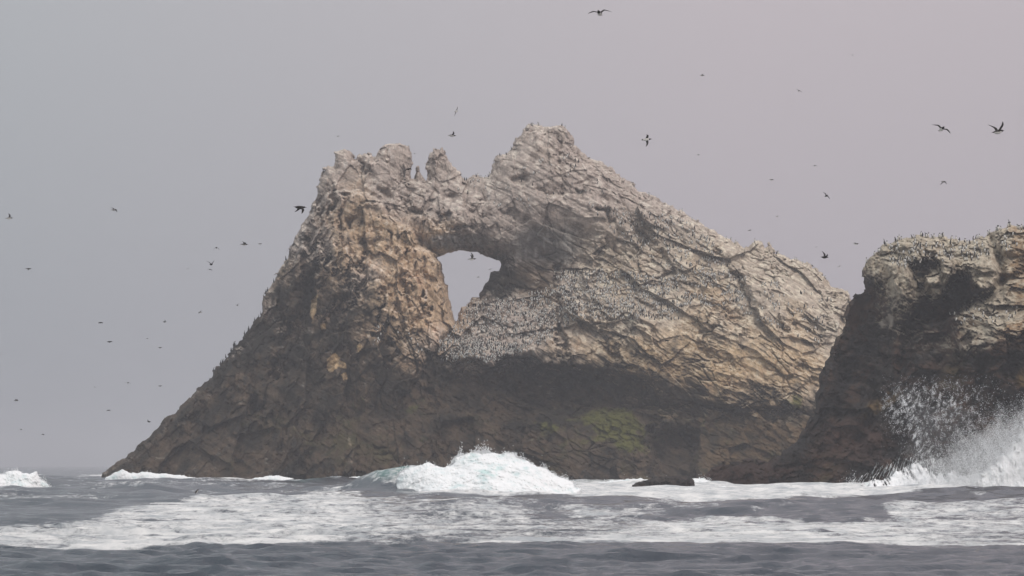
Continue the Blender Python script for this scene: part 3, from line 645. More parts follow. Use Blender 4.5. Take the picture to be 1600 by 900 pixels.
def white_water(name, outer, D, Fctrl, label, seed, rough=1.0, tealpts=(), step=.8, R=12, jag=6):
    us = [p[0] for p in outer]; vs_ = [p[1] for p in outer]
    S = Relief(min(us)-10, max(us)+10, min(vs_)-12, max(vs_)+2, step)
    S.outline(outer, [], lambda U, V, sd: fbm(U/14, V/14, 0*U+seed, 5, seed, .62)*jag*sstep(max(vs_)-4, max(vs_)-20, V))
    F = rbf(Fctrl, S.U, S.V)
    x, y, z = np.moveaxis(world_at(S.U, S.V, D - F), -1, 0)
    n = fbm(x/1.6, y/1.6, z/1.6, 6, seed, .62)
    t = F*edge_round(S.sd/R) + rough*(1.3*n + .5*fbm(x/.9, y/.9, z/3.5, 5, seed+3, .6) - .4*np.abs(fbm(x/.7, y/.7, z/.5, 4, seed+5, .6)))*np.clip(S.sd/8, 0, 1)
    def col(S, u, v, P, nn):
        q = fbm(P[:, 0]/1.2, P[:, 1]/1.2, P[:, 2]/.8, 5, seed+9, .6)
        c = lerp(C(.80,.81,.81), C(.55,.65,.65), sstep(-.05, .5, q))
        for (a, b, ru, rv, w) in tealpts:
            g = w*np.exp(-((u-a)/ru)**2 - ((v-b)/rv)**2); c = lerp(c, C(.50,.68,.65), np.clip(sstep(.25, .95, g+q*.9), 0, 1))
        return c
    o = S.finish(name, D, t, np.minimum(t, 3)*.8+.05, col, FOAM)
    tag(o, label, "wave"); S.label = label
    return S, o

def edge_spray(S, n, top_v, D, throw, seed, dens=None, size=(.012, .034)):
    """Droplets thrown up from the upper edge of a white-water body."""
    r = np.random.default_rng(seed); H, W = S.U.shape
    cols = np.flatnonzero(S.ins.any(0)); tops = np.array([S.V[np.argmax(S.ins[:, c]), 0] for c in cols]); us = S.U[0, cols]
    k = r.integers(0, len(cols), n*2)
    if dens: k = k[r.random(n*2) < np.interp(us[k], *zip(*dens))]
    clump = np.clip(.35 + 1.6*fbm(us[k]/7, us[k]/37, 0*k, 4, seed, .6) + 1.2*fbm(us[k]/32, 0*us[k], 0*k, 2, seed+2), .03, 2.4)
    h = r.exponential(1.0, len(k))*throw*clump
    u = us[k] + r.normal(0, 2.5, len(k)); v = tops[k] + 5 - h
    Y = D + r.normal(0, .35, len(k))
    return world_at(u, v, Y), r.uniform(size[0], size[1], len(k))*np.where(r.random(len(k)) < .15, 1.6, 1)

B_OUT = [(612,776),(616,762),(622,747),(630,736),(642,730),(656,728),(668,722),(680,728),(694,730),(706,726),(712,714),(728,711),(738,706),(752,711),(770,707),(786,711),(800,709),(812,719),(826,722),(836,728),(850,731),(864,741),(884,749),(908,764),(904,784),(760,784),(660,782)]
WB, wb = white_water("breaking_wave", B_OUT, 211.5, [(620,760,.6),(640,745,1.2),(700,735,1.4),(750,715,.7),(750,730,2.0),(800,720,.7),(800,735,1.8),(870,755,.8),(700,760,4.2),(760,750,4.2),(820,755,3.6),(760,778,5.5),(680,776,5),(840,776,4.5),(880,770,2)],
    "large white breaking wave with spray on its crest in front of the arch rock", 63, .55, [(742,735,20,5,.5),(776,738,5,10,.55)])
p, s_ = edge_spray(WB, 34000, 0, 212.3, 3.2, 5, [(615,.25),(640,.5),(690,.5),(720,1),(800,1),(860,.6),(890,.2)])
droplets("spray", p, s_, wb)
L_OUT = [(-60,778),(-55,750),(-30,741),(0,742),(14,737),(30,737),(46,740),(56,738),(66,750),(76,759),(84,769),(84,780),(20,782)]
WL, wl = white_water("breaking_wave", L_OUT, 262, [(-50,760,.8),(0,750,1),(40,748,1),(70,765,.8),(0,770,2.6),(40,770,2.4)],
    "small white breaking wave at the far left edge, well away from the rocks", 71, .7, (), .8, 9, 6)
p, s_ = edge_spray(WL, 8000, 0, 262.8, 3.0, 6)
droplets("spray", p, s_, wl)
SPL_OUT = [(1270,785),(1290,772),(1330,762),(1360,756),(1400,754),(1440,750),(1475,748),(1500,744),(1530,741),(1560,736),(1600,732),(1660,728),(1720,738),(1760,785)]
WS, ws = white_water("breaking_wave", SPL_OUT, 262, [(1280,778,.6),(1340,768,1),(1420,758,1.2),(1500,750,1.2),(1600,740,1.5),(1700,742,1.5),(1420,775,3),(1520,768,4),(1600,765,5),(1700,768,5)],
    "surf bursting high against the foot of the nearer rock", 83, .8, [(1520,765,40,6,.7)], 1.0, 14, 9)
r = np.random.default_rng(11)
pts, szs = [], []
def burst(n, fn):
    q = np.array([fn() for _ in range(n)]); pts.append(world_at(q[:, 0], q[:, 1], q[:, 2])); szs.append(q[:, 3])
def sheet(outer, D, thick, seed, jag):
    us = [p_[0] for p_ in outer]; vs_ = [p_[1] for p_ in outer]
    S = Relief(min(us)-16, max(us)+16, min(vs_)-18, max(vs_)+4, 1.0)
    def jg(U, V, sd):
        a = fbm(U/16, V/26, 0*U+seed, 6, seed, .66)*jag + fbm(U/5, V/16, 0*U+seed, 3, seed+1, .6)*5
        hl = fbm((U-.5*V)/10, V/30, 0*U+seed+2, 5, seed+4, .66)
        return a - 26*sstep(max(vs_)-8, max(vs_)-26, V)*sstep(.05, .45, hl - .25*sstep(min(vs_)+40, max(vs_)+10, V))
    S.outline(outer, [], jg)
    x, y, z = np.moveaxis(world_at(S.U, S.V, D + 0*S.U), -1, 0)
    t = (np.clip(thick*(.6 + 1.2*fbm(x/.9, y, z/1.6, 5, seed+6, .62)), .06, 4) + np.clip(S.V - min(vs_), 0, None)*.05)*edge_round(S.sd/9)
    o = S.finish("white_sheet", D, t, np.minimum(t, .5), lambda S, u, v, P, n: np.full((len(u), 3), .92, f32), FOAM)
    o.parent = ws
sheet([(1515,772),(1522,752),(1536,738),(1548,726),(1556,712),(1572,704),(1580,690),(1596,682),(1606,668),(1640,655),(1690,660),(1730,690),(1740,775)], 259.8, 1.2, 501, 20)
sheet([(1285,778),(1320,766),(1345,757),(1372,749),(1392,741),(1412,733),(1430,727),(1448,730),(1462,738),(1470,748),(1476,775)], 262.0, .5, 531, 22)
sheet([(1420,768),(1432,754),(1450,746),(1470,744),(1490,738),(1510,744),(1530,772)], 259.8, .9, 511, 10)
# veil of fine drops: density map in the plane of the burst
n = 800000
u = r.uniform(1375, 1720, n); v = r.uniform(585, 765, n)
crest = np.interp(u, [1375, 1400, 1430, 1470, 1500, 1530, 1550, 1580, 1600, 1640, 1720], [735, 720, 705, 708, 686, 668, 662, 650, 636, 630, 645]) + 34*fbm(u/16, v/60, 0*u, 5, 301, .62)
low_d = sstep(-30, 50, v - crest)
plume = np.exp(-((u - (1432 + 12*np.sin(v/18.0) + np.maximum(0, 640-v)*-.3))/ (20 + .25*np.maximum(0, 690-v)))**2)*sstep(588, 630, v)
plume2 = np.exp(-((u-1480)/60)**2 - ((v-645)/45)**2)*.8
fil = .5 + .9*fbm(u/20, v/28, 0*u, 5, 303, .62); fil2 = sstep(-.2, .4, fbm((u+v*.3)/7, v/11, 0*u+3, 4, 305, .65))
streak = np.clip(.25 + 1.6*fbm((u - (v-640)*.5)/9, v/60, 0*u+6, 4, 307, .6), 0, 1.6)
den = np.clip(low_d*sstep(1400, 1560, u + (v-700)*.6)*(.15+.75*fil+.55*streak) + (plume*.95 + plume2*.8)*fil2*(.2+streak)*(.2+1.3*fil), 0, 1)
kp = r.random(n) < den*.85
u, v = u[kp], v[kp]
pts.append(world_at(u, v, 259.2 - np.clip(v-640, 0, None)*.045 + r.normal(0, 1.3, len(u)))); szs.append(r.uniform(.007, .019, len(u))*np.where(r.random(len(u)) < .03, 2.0, 1))
# coarse thrown drops
n = 2400
u = r.normal(1462, 60, n); v = 655 - np.abs(r.normal(0, 30, n)) + r.normal(0, 26, n)
kp = (v > 592 + np.abs(u-1450)*.12) & (u > 1388) & (fbm(u/12, v/12, 0*u, 4, 309, .6) > .08); u, v = u[kp], v[kp]
pts.append(world_at(u, v, 257 + r.normal(0, 2, len(u)))); szs.append(r.uniform(.010, .034, len(u)))
p, s_ = edge_spray(WS, 14000, 0, 262.5, 4.5, 8); pts.append(p); szs.append(s_)
droplets("spray", np.concatenate(pts), np.concatenate(szs), ws)
def mist(outer, D, thick, dens, seed):
    # fine suspended spray: a closed cloud body of even density whose edges thin out
    us = [p_[0] for p_ in outer]; vs_ = [p_[1] for p_ in outer]
    S = Relief(min(us)-12, max(us)+12, min(vs_)-14, max(vs_)+10, 2.0)
    S.outline(outer, [], lambda U, V, sd: fbm(U/24, V/24, 0*U+seed, 4, seed, .6)*10)
    t = thick*edge_round(S.sd/40)*np.clip(.8 + .9*fbm(S.U/18, S.V/26, 0*S.U, 4, seed+3, .6), .15, 2)
    key = "mist"
    m = bpy.data.materials.new(key); m.use_nodes = True; t_ = m.node_tree; t_.nodes.clear()
    o_ = t_.nodes.new("ShaderNodeOutputMaterial"); v_ = t_.nodes.new("ShaderNodeVolumePrincipled")
    v_.inputs['Color'].default_value = (.97, .97, .98, 1); v_.inputs['Density'].default_value = dens; v_.inputs['Anisotropy'].default_value = 0.0
    t_.links.new(v_.outputs[0], o_.inputs['Volume'])
    o = S.finish("mist", D, t, t*.8, lambda S, u, v, P, n: np.ones((len(u), 3)), m)
    o.parent = ws
mist([(1400,770),(1415,735),(1440,718),(1470,712),(1498,690),(1530,672),(1555,664),(1580,648),(1605,638),(1650,630),(1720,650),(1740,770)], 258.5, 2.0, .10, 3)
mist([(1540,770),(1552,700),(1575,675),(1600,655),(1650,650),(1720,665),(1735,770)], 257.5, 1.8, .10, 7)
mist([(1412,720),(1420,680),(1412,640),(1404,612),(1420,606),(1450,632),(1485,625),(1520,640),(1500,690),(1470,722)], 258.5, .8, .05, 9)
# water draining off the rock in white strands
def runoff():
    r = np.random.default_rng(21); V3, Q = [], []
    for i in range(46):
        u0 = r.uniform(1330, 1462); top = np.interp(u0, [1330, 1380, 1420, 1462], [752, 728, 714, 716]) + r.normal(0, 3)
        n = 16; bot = top + r.uniform(10, 40); sl = np.interp(u0, [1330, 1420, 1460], [-.9, -.35, 0.05])
        vv_ = np.linspace(top, bot, n); uu_ = u0 + sl*(vv_-top) + np.cumsum(r.normal(0, .4, n)) + r.normal(0, 4)
        p, nn, ins, sd_ = S2.at(uu_, vv_); p = p.astype(float).copy(); p[:, 1] -= .12
        w = r.uniform(.015, .07)*np.exp(r.normal(0, .4, n))*np.sin(np.linspace(.3, 2.8, n))
        b = len(V3)
        for j in range(n):
            for dx, dy in ((-1, .0), (0, -1), (1, 0), (0, .6)): V3.append(p[j] + np.array([dx*w[j], dy*w[j], 0]))
        for j in range(n-1):
            for k in range(4): Q.append([b+j*4+k, b+j*4+(k+1) % 4, b+j*4+4+(k+1) % 4, b+j*4+4+k])
    o = mesh_obj("runoff", V3, Q, DROP, True, None, None, None, ws)
runoff()
# wash breaking along the foot of the rocks
def wash(outer, D, label, seed, n=1500):
    us = [p_[0] for p_ in outer]; um = sum(us)/len(us); vm = max(p_[1] for p_ in outer)
    fc = [(min(us), vm-3, .5), (um, vm-2, 2), (max(us), vm-3, .5), (um, min(p_[1] for p_ in outer)+3, .5)]
    S, o = white_water("wash", outer, D, fc, label, seed, .5, (), .8, 6, 5)
    p, s_ = edge_spray(S, n, 0, D+.4, 2.2, seed)
    droplets("spray", p, s_, o)
wash([(160,756),(166,746),(180,738),(192,735),(204,740),(225,737),(250,740),(275,741),(300,746),(330,750),(330,757),(240,758)], 372, "white wash at the left toe of the arch rock", 91)
wash([(380,757),(395,748),(415,744),(435,743),(452,746),(470,752),(460,758)], 356, "patch of white wash under the left half of the arch rock", 93, 900)
wash([(505,760),(520,752),(535,748),(552,744),(575,746),(598,744),(618,749),(630,760)], 345, "thin broken white wash at the rock foot just left of the big breaker", 101, 900)
wash([(940,775),(985,767),(1020,768),(1060,769),(1095,764),(1130,760),(1160,765),(1200,770),(1250,768),(1300,764),(1330,772),(1330,788),(1140,788),(960,784)], 240, "long white surf line below the low dark shoulder of the nearer rock", 95, 3000)
wash([(1062,772),(1070,757),(1078,751),(1086,746),(1094,748),(1102,749),(1112,754),(1126,772)], 276, "white water spurting between the low flat rock and the nearer rock's toe", 99, 2500)
wash([(885,770),(920,757),(960,750),(1000,748),(1030,750),(1050,752),(1064,770),(1000,774)], 300, "churned white water behind the low flat rock", 97, 1500)

# ------------------------------------------------------------------ birds
def loft(rings, segs, closed_ends=True):
    """rings: list of (centre, side axis radius vector, up radius vector)."""
    V3, F = [], []
    for c, a, b in rings:
        c, a, b = map(np.array, (c, a, b))
        for k in range(segs):
            th = 2*math.pi*k/segs; V3.append(c + a*math.cos(th) + b*math.sin(th))
    for i in range(len(rings)-1):
        for k in range(segs):
            F.append([i*segs+k, i*segs+(k+1) % segs, (i+1)*segs+(k+1) % segs, (i+1)*segs+k])
    return V3, F

def stand_mesh(kind, segs=8, seed=0):
    """A standing seabird facing +X, feet at the origin: body, neck, head and bill in one surface, with feet."""
    if kind == 'murre':
        prof = [(-.055,.02,.015,.02),(-.05,.055,.045,.04),(-.02,.10,.075,.07),(.0,.17,.085,.082),(.012,.24,.078,.074),(.02,.30,.056,.052),(.026,.335,.042,.040),(.034,.37,.042,.042),(.05,.395,.034,.036),(.075,.40,.016,.016),(.12,.402,.004,.006)]
    else:
        prof = [(-.14,.03,.02,.015),(-.11,.08,.05,.04),(-.04,.17,.095,.09),(.0,.29,.105,.105),(.02,.40,.085,.085),(.035,.49,.05,.05),(.03,.56,.034,.034),(.03,.63,.032,.032),(.05,.69,.038,.036),(.085,.705,.03,.03),(.12,.71,.013,.013),(.19,.712,.006,.008)]
    rings = []
    for i, (x, z, ry, rx) in enumerate(prof):
        nx = prof[min(i+1, len(prof)-1)]; pv = prof[max(i-1, 0)]
        d = np.array([nx[0]-pv[0], 0, nx[1]-pv[1]]); d /= np.linalg.norm(d)
        up = np.array([d[2], 0, -d[0]])
        rings.append(((x, 0, z), (0, ry, 0), tuple(up*rx)))
    V3, F = loft(rings, segs); V3 = [np.array(v) for v in V3]
    fm = []
    for q in F:
        c = sum(V3[i] for i in q)/4
        if kind == 'murre':
            ring = q[0]//segs; zc = prof[min(ring, len(prof)-1)]
            front = c[0] - zc[0] > .012
            fm.append(1 if (front and .03 < c[2] < .315) else 0)
        else: fm.append(0)
    fs = .6 if kind == 'murre' else 1.0
    for sgn in (-1, 1):   # webbed feet, small wedges
        b = len(V3); y = sgn*.03*fs*1.3
        for v in ((-.03,y-.012,0),(-.03,y+.012,0),(.06*fs,y+.03*fs,0),(.06*fs,y-.03*fs,0),(-.03,y-.01,.06),(-.03,y+.01,.06),(.0,y+.012,.06),(.0,y-.012,.06)): V3.append(np.array(v))
        for q in ((3,2,1,0),(4,5,6,7),(0,1,5,4),(1,2,6,5),(2,3,7,6),(3,0,4,7)): F.append([b+i for i in q]); fm.append(0)
    return np.array(V3, f32), np.array(F), np.array(fm)

def fly_mesh(inner_l, outer_l, inner_r, outer_r, sweep=0.0, neck=0.0, dark=False):
    """A flying seabird heading +X, wings along Y: one continuous body with folded-angle wings (degrees, up positive). Span about 0.7 m."""
    prof = [(-.215,.01,.035,.006),(-.17,.008,.034,.014),(-.11,.0,.05,.04),(-.03,-.006,.064,.06),(.05,-.004,.062,.058),(.11,.004,.046,.046),(.145,.010,.032,.034),(.18,.014,.030,.032),(.205,.014,.022,.022),(.225,.012,.010,.010),(.275,.006,.003,.004)]
    if neck: prof = prof[:7] + [(x+neck*(i+1)/4, z+.01, a, b) for i, (x, z, a, b) in enumerate(prof[7:])]
    segs = 10
    V3, F = loft([((x, 0, z), (0, a, 0), (0, 0, b)) for x, z, a, b in prof], segs); V3 = [np.array(v) for v in V3]
    fm = []
    for q in F:
        c = sum(V3[i] for i in q)/4
        if dark: fm.append(0)
        else: fm.append(1 if (c[2] < .004 and -.15 < c[0] < .12) else 0)
    for sgn, ia, oa in ((1, inner_l, outer_l), (-1, inner_r, outer_r)):
        ia, oa = math.radians(ia), math.radians(oa)
        st = []       # stations: (span distance, chord, lead x)
        p = np.array([0.0, .03]);
        for j, (ds, ch, lead) in enumerate(((0,.125,.085),(.07,.115,.10),(.13,.11,.115),(.19,.095,.10),(.25,.072,.06),(.30,.045,.015),(.335,.012,-.035))):
            if j: 
                seg = ds - prev; an = ia if ds <= .13 else oa
                p = p + seg*np.array([math.sin(an), math.cos(an)])
            prev = ds
            st.append((p[1], p[0]+.02, ch, lead - sweep*max(0, ds-.1)))
        b = len(V3); th = .007
        for (yy, zz, ch, lead) in st:
            for (fx, fz) in ((0, .0), (.3, 1), (1.0, .15), (.35, -.7)):
                V3.append(np.array([lead - ch*fx, sgn*yy, zz + th*fz*(1 - .6*yy/.35)]))
        for j in range(len(st)-1):
            for k in range(4):
                F.append([b+j*4+k, b+j*4+(k+1) % 4, b+j*4+4+(k+1) % 4, b+j*4+4+k]); fm.append(0 if (k < 2 or dark) else 2)
        F.append([b, b+1, b+2, b+3]); fm.append(0)
        e_ = b+(len(st)-1)*4; F.append([e_, e_+1, e_+2, e_+3]); fm.append(0)
    return np.array(V3, f32), np.array(F), np.array(fm)

BM = [DARK, WHITE, GREY]
murre_v, murre_f, murre_m = stand_mesh('murre'); corm_v, corm_f, corm_m = stand_mesh('cormorant')
def mk_bird_mesh(name, vfm):
    o = mesh_obj(name, vfm[0], vfm[1], BM, True, None, None, vfm[2]); return o
rb = np.random.default_rng(55)

def spots(S, poly, n, minpx, vmin_n=-1, tries=40, bare=-.25):
    """Perches: points on a rock's surface inside a region, spread by a minimum spacing."""
    us = [p[0] for p in poly]; vs_ = [p[1] for p in poly]; k = n*tries
    u = rb.uniform(min(us), max(us), k).astype(f32); v = rb.uniform(min(vs_), max(vs_), k).astype(f32)
    ok = poly_sd(u, v, poly) > 0; P, nr, ins, sd_ = S.at(u, v)
    ok &= ins & (sd_ > .6) & (nr[:, 2] > vmin_n) & (fbm(u/26, v/11, 0*u, 4, 330, .6) > bare + .25*rb.random(k))
    res, cells = [], set()
    for a, b, p in zip(u[ok], v[ok], P[ok]):
        c = (int(a/minpx), int(b/(minpx*.8)))
        if c in cells: continue
        cells.add(c); res.append((a, b, p))
        if len(res) >= n: break
    return res
def rim(S, u0, u1, n):
    """Perches along a rock's skyline."""
    res = []
    for u in np.sort(rb.uniform(u0, u1, n)):
        j = int(round((u - S.U[0, 0])/S.step)); c = S.ins[:, j]
        if c.any():
            i = int(np.argmax(c)) + 1; res.append((u, float(S.V[i, 0]), S.P[i, j]))
    return res

individuals = 0
protos = {}
def perch(kind, p, face, scale, label, group, lean=0.0, cat="seabird"):
    global individuals
    if kind not in protos:
        o = mk_bird_mesh(kind, stand_mesh('murre' if kind == 'murre' else 'cormorant')); protos[kind] = o
    else:
        o = protos[kind].copy(); scene.collection.objects.link(o)
    o.location = (p[0], p[1]-.03, p[2]-.03); o.rotation_euler = (0, lean, face); o.scale = (scale,)*3
    tag(o, label, cat, group); individuals += 1
    return o
def facing(): return rb.choice([rb.uniform(-2.4, -.7), rb.uniform(-3.14, 3.14)], p=[.35, .65])

for kind, region, n, lab, grp in (
  ('murre', [(1385,385),(1430,376),(1470,380),(1540,380),(1545,400),(1500,412),(1440,410),(1395,425)], 150, "white-breasted seabird standing in the crowd on the nearer rock's flat crown", "seabirds crowding the crown of the nearer rock"),
  ('murre', [(1395,410),(1420,402),(1432,415),(1420,430),(1396,425)], 16, "seabird perched on the pale shelf just under the crown's left corner", "seabirds on the shelf under the crown's left corner"),
  ('murre', [(1545,365),(1600,356),(1600,400),(1560,400)], 22, "small seabird standing on the high knob of the nearer rock", "seabirds on the knob at the right edge"),
  ('murre', [(1480,492),(1500,482),(1560,486),(1600,478),(1600,500),(1540,512),(1490,506)], 32, "white-breasted seabird standing on the nearer rock's mid-height ledge above the splash", "seabirds on the ledge above the splash")):
    for (a, b, p) in spots(S2, region, n, 2.7): perch(kind, p, facing(), rb.uniform(.95, 1.2), lab, grp, rb.normal(0, .12))
for (a, b, p) in rim(S2, 1352, 1600, 44): perch('murre', p, facing(), rb.uniform(1.0, 1.35), "dark seabird outlined against the fog along the nearer rock's skyline", "seabirds along the skyline of the nearer rock", rb.normal(0, .1))
for u_, lab in ((1382, "black cormorant standing upright at the left corner of the nearer rock's crown"), (1577, "black cormorant standing on the topmost knob of the nearer rock")):
    perch('cormorant', rim(S2, u_, u_+.5, 1)[0][2], -2.6, 1.0, lab, None, .1, "cormorant")
perch('cormorant', S2.at(np.array([1552.]), np.array([489.]))[0][0], -.5, .95, "black cormorant standing among white-breasted birds on the mid-height ledge", None, .1, "cormorant")
for (a, b, p) in rim(M, 330, 452, 24): perch('cormorant', p, facing(), rb.uniform(.8, 1.15), "upright black bird in outline on the steep left edge of the arch rock", "black birds on the left edge of the arch rock", .1, "cormorant")
for (a, b, p) in rim(M, 726, 800, 12): perch('murre', p, facing(), rb.uniform(1.0, 1.3), "tiny bird on the saddle of the arch rock, beside the central spire", "birds on the saddle of the arch rock")
for (a, b, p) in rim(M, 820, 890, 8): perch('murre', p, facing(), rb.uniform(1.0, 1.3), "tiny bird on the highest summit of the arch rock", "birds on the highest summit")
for (a, b, p) in rim(M, 1010, 1300, 14): perch('murre', p, facing(), rb.uniform(1.0, 1.3), "tiny bird in outline along the long right-hand ridge of the arch rock", "birds along the right-hand ridge of the arch rock")

# the remaining thousands on the arch rock read as one mass
colony = []
for region, n, mp in (([(708,512),(735,472),(800,466),(864,448),(900,440),(900,500),(840,545),(760,570),(700,566),(690,540)], 1100, 2.5), ([(866,426),(935,422),(1010,430),(1060,440),(1060,500),(980,500),(900,500),(880,470)], 850, 2.6),
                      ([(680,535),(720,525),(830,545),(760,565),(690,566)], 380, 2.3), ([(920,320),(1060,340),(1120,380),(1150,440),(1060,430),(960,370)], 380, 2.8), ([(1040,430),(1160,430),(1160,480),(1060,480)], 240, 2.6), ([(1150,420),(1300,470),(1280,540),(1160,500)], 140, 3), ([(770,260),(900,240),(960,300),(800,330),(700,300)], 60, 4), ([(560,480),(690,530),(650,560),(560,540)], 30, 4)):
    colony += spots(M, region, n, mp, bare=-.3 if n > 800 or n in (380, 381) else .02)
cv, cf, cm = [], [], []
base_v = murre_v.astype(f32)
for i, (a, b, p) in enumerate(colony):
    an = facing(); s = rb.uniform(.95, 1.3); le = rb.normal(0, .12)
    x = base_v[:, 0]*math.cos(le) + base_v[:, 2]*math.sin(le); z = -base_v[:, 0]*math.sin(le) + base_v[:, 2]*math.cos(le); y = base_v[:, 1]
    cv.append(np.stack([x*math.cos(an)-y*math.sin(an), x*math.sin(an)+y*math.cos(an), z], 1)*s + np.array([p[0], p[1]-.05, p[2]-.03]))
    cf.append(murre_f + i*len(base_v)); cm.append(murre_m)
col_o = mesh_obj("seabird_colony", np.concatenate(cv), np.concatenate(cf), BM, True, None, None, np.concatenate(cm))
tag(col_o, "dense colony of black and white seabirds covering the ledges of the arch rock", "colony", None, "stuff")

# flying birds ---------------------------------------------------------------
POSES = {'vee': (48, 40, 48, 40), 'raised': (30, 22, 30, 22), 'level': (6, -2, 6, -2), 'droop': (5, -42, 5, -42), 'down': (-28, -48, -28, -48), 'bent': (35, -5, 5, -14), 'high': (66, 62, 66, 62), 'glide': (14, -10, 14, -10)}
fly_meshes = {}
def fly(u, v, span, pose, yaw, roll, pitch, label, group=None, dark=False, name="flying_seabird"):
    """Distance follows from the bird's apparent span: all are near 0.7 m across."""
    key = (pose, dark)
    if key not in fly_meshes:
        o = mk_bird_mesh(name, fly_mesh(*POSES[pose], dark=dark)); fly_meshes[key] = o
    else:
        o = fly_meshes[key].copy(); scene.collection.objects.link(o); o.name = name
    vv3 = fly_mesh(*POSES[pose], dark=dark)[0] @ np.array(Euler((math.radians(roll), math.radians(-pitch), math.radians(yaw)), 'XYZ').to_matrix()).T
    Y = max(np.ptp(vv3[:, 0]), np.ptp(vv3[:, 2]))*F_PX/span
    o.location = world_at(np.array(float(u)), np.array(float(v)), Y); o.rotation_mode = 'ZYX'
    o.rotation_mode = 'XYZ'; o.rotation_euler = (math.radians(roll), math.radians(-pitch), math.radians(yaw))
    tag(o, label, "seabird", group)
B = fly
G = "seabirds wheeling in the fog"
B(937, 21, 37, 'bent', -105, -6, 8, "largest flying seabird, wings spread, at the very top of the sky", G)
B(1471, 202, 30, 'glide', -75, -24, 12, "seabird gliding on thin tilted wings, left of the vee-winged bird at the right edge", G)
B(1559, 206, 26, 'vee', 38, -4, 10, "seabird with wings raised in a vee, flying right, at the right edge of the sky", G)
B(1010, 218, 18, 'droop', 10, -58, 6, "seabird banking steeply with one wing pointing down, right of the highest summit", G)
B(468, 324, 20, 'down', 30, 10, 0, "dark seabird with wings swept down beside the upper left face of the arch rock", G, True)
B(713, 174, 14, 'level', 60, -60, 15, "small seabird banking high above the gap between spire and summit", G)
B(706, 212, 13, 'raised', 20, -10, 0, "small seabird flying level just above the central spire", G)
B(528, 213, 10, 'level', -70, 5, 0, "small seabird above the leftmost pinnacle of the arch rock", G)
B(648, 240, 9, 'level', -80, 0, 0, "tiny seabird beside the tall left pinnacle, above the notch", G)
B(638, 264, 10, 'droop', -40, 10, 0, "tiny dark bird crossing the right side of the tall left pinnacle", G, True)
B(592, 339, 12, 'raised', -80, 20, 0, "dark bird with raised wings against the pale left pillar, above the arch", G, True)
B(737, 405, 14, 'high', 10, -15, 4, "seabird seen through the arch opening with one wing up", G)
B(766, 421, 7, 'level', -120, 20, 0, "faint bird in the upper right of the arch opening", G)
B(747, 433, 5.5, 'level', 0, 15, 0, "faintest and lowest bird seen through the arch opening", G)
B(1042, 532, 9, 'droop', 20, 0, 0, "black bird flying in front of the tan slope right of the nesting ledges", G, True)
B(178, 328, 10.5, 'level', -30, -20, 0, "seabird alone in the upper left sky, halfway between the left edge and the arch rock", G)
B(14, 341, 12, 'raised', 15, -25, 5, "seabird at the left edge of the picture, level with the top of the arch", G)
B(44, 420, 10, 'droop', 10, 5, 0, "seabird near the left edge, below the one at the very edge", G)
B(338, 387, 10, 'down', -70, 0, 0, "seabird with lowered wings, left one of three in a row left of the pillar", G, True)
B(381, 382, 12, 'raised', 20, 10, 0, "seabird with raised wings, middle one of three in a row left of the pillar", G)
B(406, 381, 7, 'level', -20, 0, 0, "smallest of three birds in a row left of the pillar", G)
B(330, 413, 12, 'vee', -60, 8, 0, "vee-winged seabird just below the row of three left of the pillar", G, True)
B(328, 421, 7, 'droop', -50, -10, 0, "faint bird right beneath the vee-winged one", G)
B(157, 504, 8, 'droop', 40, 0, 0, "small bird left of the rock, upper one of the darkest pair", G, True)
B(171, 534, 9.5, 'level', -15, 8, 0, "small bird left of the rock, lower one of the darkest pair", G, True)
B(200, 598, 9.5, 'droop', -70, -12, 0, "thin-winged bird low in the left sky with drooping wings", G)
B(33, 671, 9.5, 'droop', -85, -5, 0, "faint gull-winged bird low over the sea near the left edge", G)
B(25, 626, 8, 'raised', -10, 0, 0, "small bird low at the left edge above the gull-winged one", G)
for (u, v, s, po) in ((234,384,6,'level'),(293,420,6,'level'),(88,510,6,'level'),(230,529,6.5,'level'),(257,503,6.5,'raised'),(288,497,7,'level'),(313,488,6.5,'level'),(250,543,6.5,'droop'),(371,477,7,'raised'),
                      (148,605,5,'level'),(250,603,7,'level'),(170,641,7.5,'droop'),(233,659,7.5,'raised'),(67,679,5.5,'level')):
    B(u, v, s, po, rb.uniform(-150, 150), rb.uniform(-25, 25), 0, "faint distant bird, a mere speck in the fog left of the arch rock", "distant bird specks left of the arch rock", v > 500 and s > 6)
B(1291, 306, 11, 'level', -65, -45, 10, "small bird above the dip between the two rocks, highest dark one", G, True)
B(1288, 402, 14, 'vee', 25, 20, 0, "dark vee-winged bird in the gap between the arch rock and the nearer rock", G, True)
B(1474, 284, 10, 'down', 40, 0, 0, "small bird with lowered wings above the crown of the nearer rock", G)
B(1273, 259, 9.5, 'droop', -80, 0, 5, "small bird over the right ridge, just above the highest dark one", G)
B(1248, 142, 10.5, 'glide', -75, -25, 0, "faint thin-winged bird high in the right sky", G)
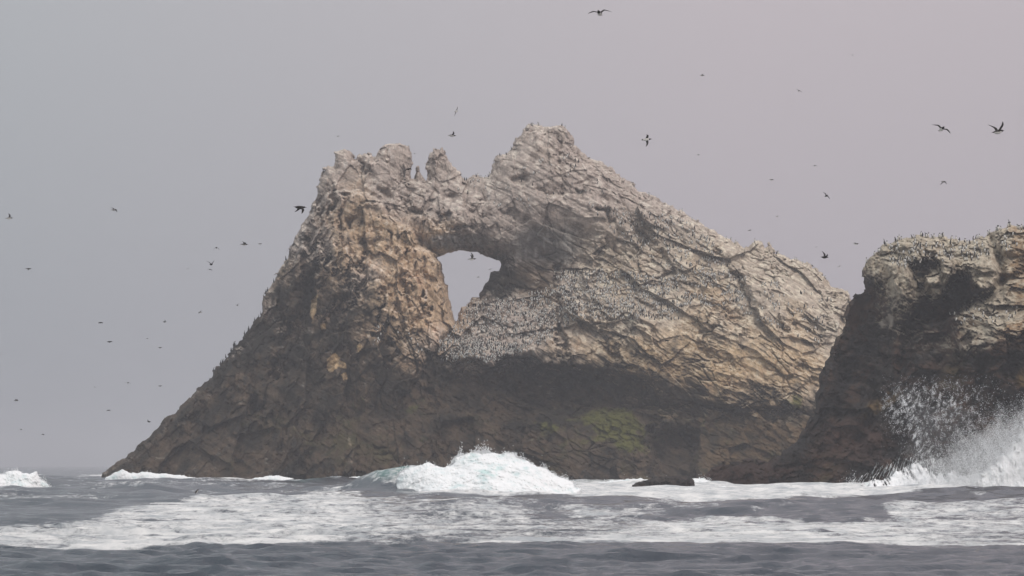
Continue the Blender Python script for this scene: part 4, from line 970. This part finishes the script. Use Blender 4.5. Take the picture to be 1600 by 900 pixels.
B(1337, 381, 9, 'level', -30, -10, 0, "small bird just left of the crown of the nearer rock", G)
B(1205, 281, 8, 'level', 10, 0, 0, "small dark bird high over the long right ridge", G)
B(1097, 118, 8, 'level', -10, -10, 0, "faint bird high above and right of the summit", G)
for (u, v, s, po) in ((1332,86,6.5,'level'),(1091,242,5.5,'level'),(1214,338,5,'level'),(1171,360,6,'level'),(1276,386,5,'level'),(1312,416,7.5,'droop')):
    B(u, v, s, po, rb.uniform(-150, 150), rb.uniform(-25, 25), 0, "faint distant bird, a mere speck in the fog right of the summit", "distant bird specks right of the summit")
# birds riding on the water
for (u, v, Y, lab) in ((315, 765, 262, "dark bird floating on the grey water left of the big breaker, farther one"), (305, 774, 210, "dark bird floating on the grey water left of the big breaker, nearer one")):
    p = world_at(np.array(float(u)), np.array(float(v)), float(Y))
    i = np.argmin(np.abs(rows-Y)); j = np.argmin(np.abs(tn-(u-UC)/F_PX)); zz = float(Z[i, j])
    o = protos['murre'].copy(); scene.collection.objects.link(o); o.name = "swimming_seabird"
    o.location = (p[0], Y, zz - .07); o.rotation_euler = (0, .5, .6); o.scale = (1.1,)*3
    tag(o, lab, "seabird")

# ------------------------------------------------------------------ haze
hm = bpy.data.materials.new("haze"); hm.use_nodes = True; ht = hm.node_tree; ht.nodes.clear()
ho = ht.nodes.new("ShaderNodeOutputMaterial"); hv = ht.nodes.new("ShaderNodeVolumePrincipled")
hv.inputs['Color'].default_value = (0.80, 0.80, 0.83, 1); hv.inputs['Density'].default_value = 0.00044; hv.inputs['Anisotropy'].default_value = 0.2
ht.links.new(hv.outputs[0], ho.inputs['Volume'])
x0, x1, y0, y1, z0, z1 = -14600, 14600, -320, 9100, -9, 66
hz = mesh_obj("haze", [(x0,y0,z0),(x1,y0,z0),(x1,y1,z0),(x0,y1,z0),(x0,y0,z1),(x1,y0,z1),(x1,y1,z1),(x0,y1,z1)],
              [(0,3,2,1),(4,5,6,7),(0,1,5,4),(1,2,6,5),(2,3,7,6),(3,0,4,7)], hm, False)
hz["kind"] = "stuff"
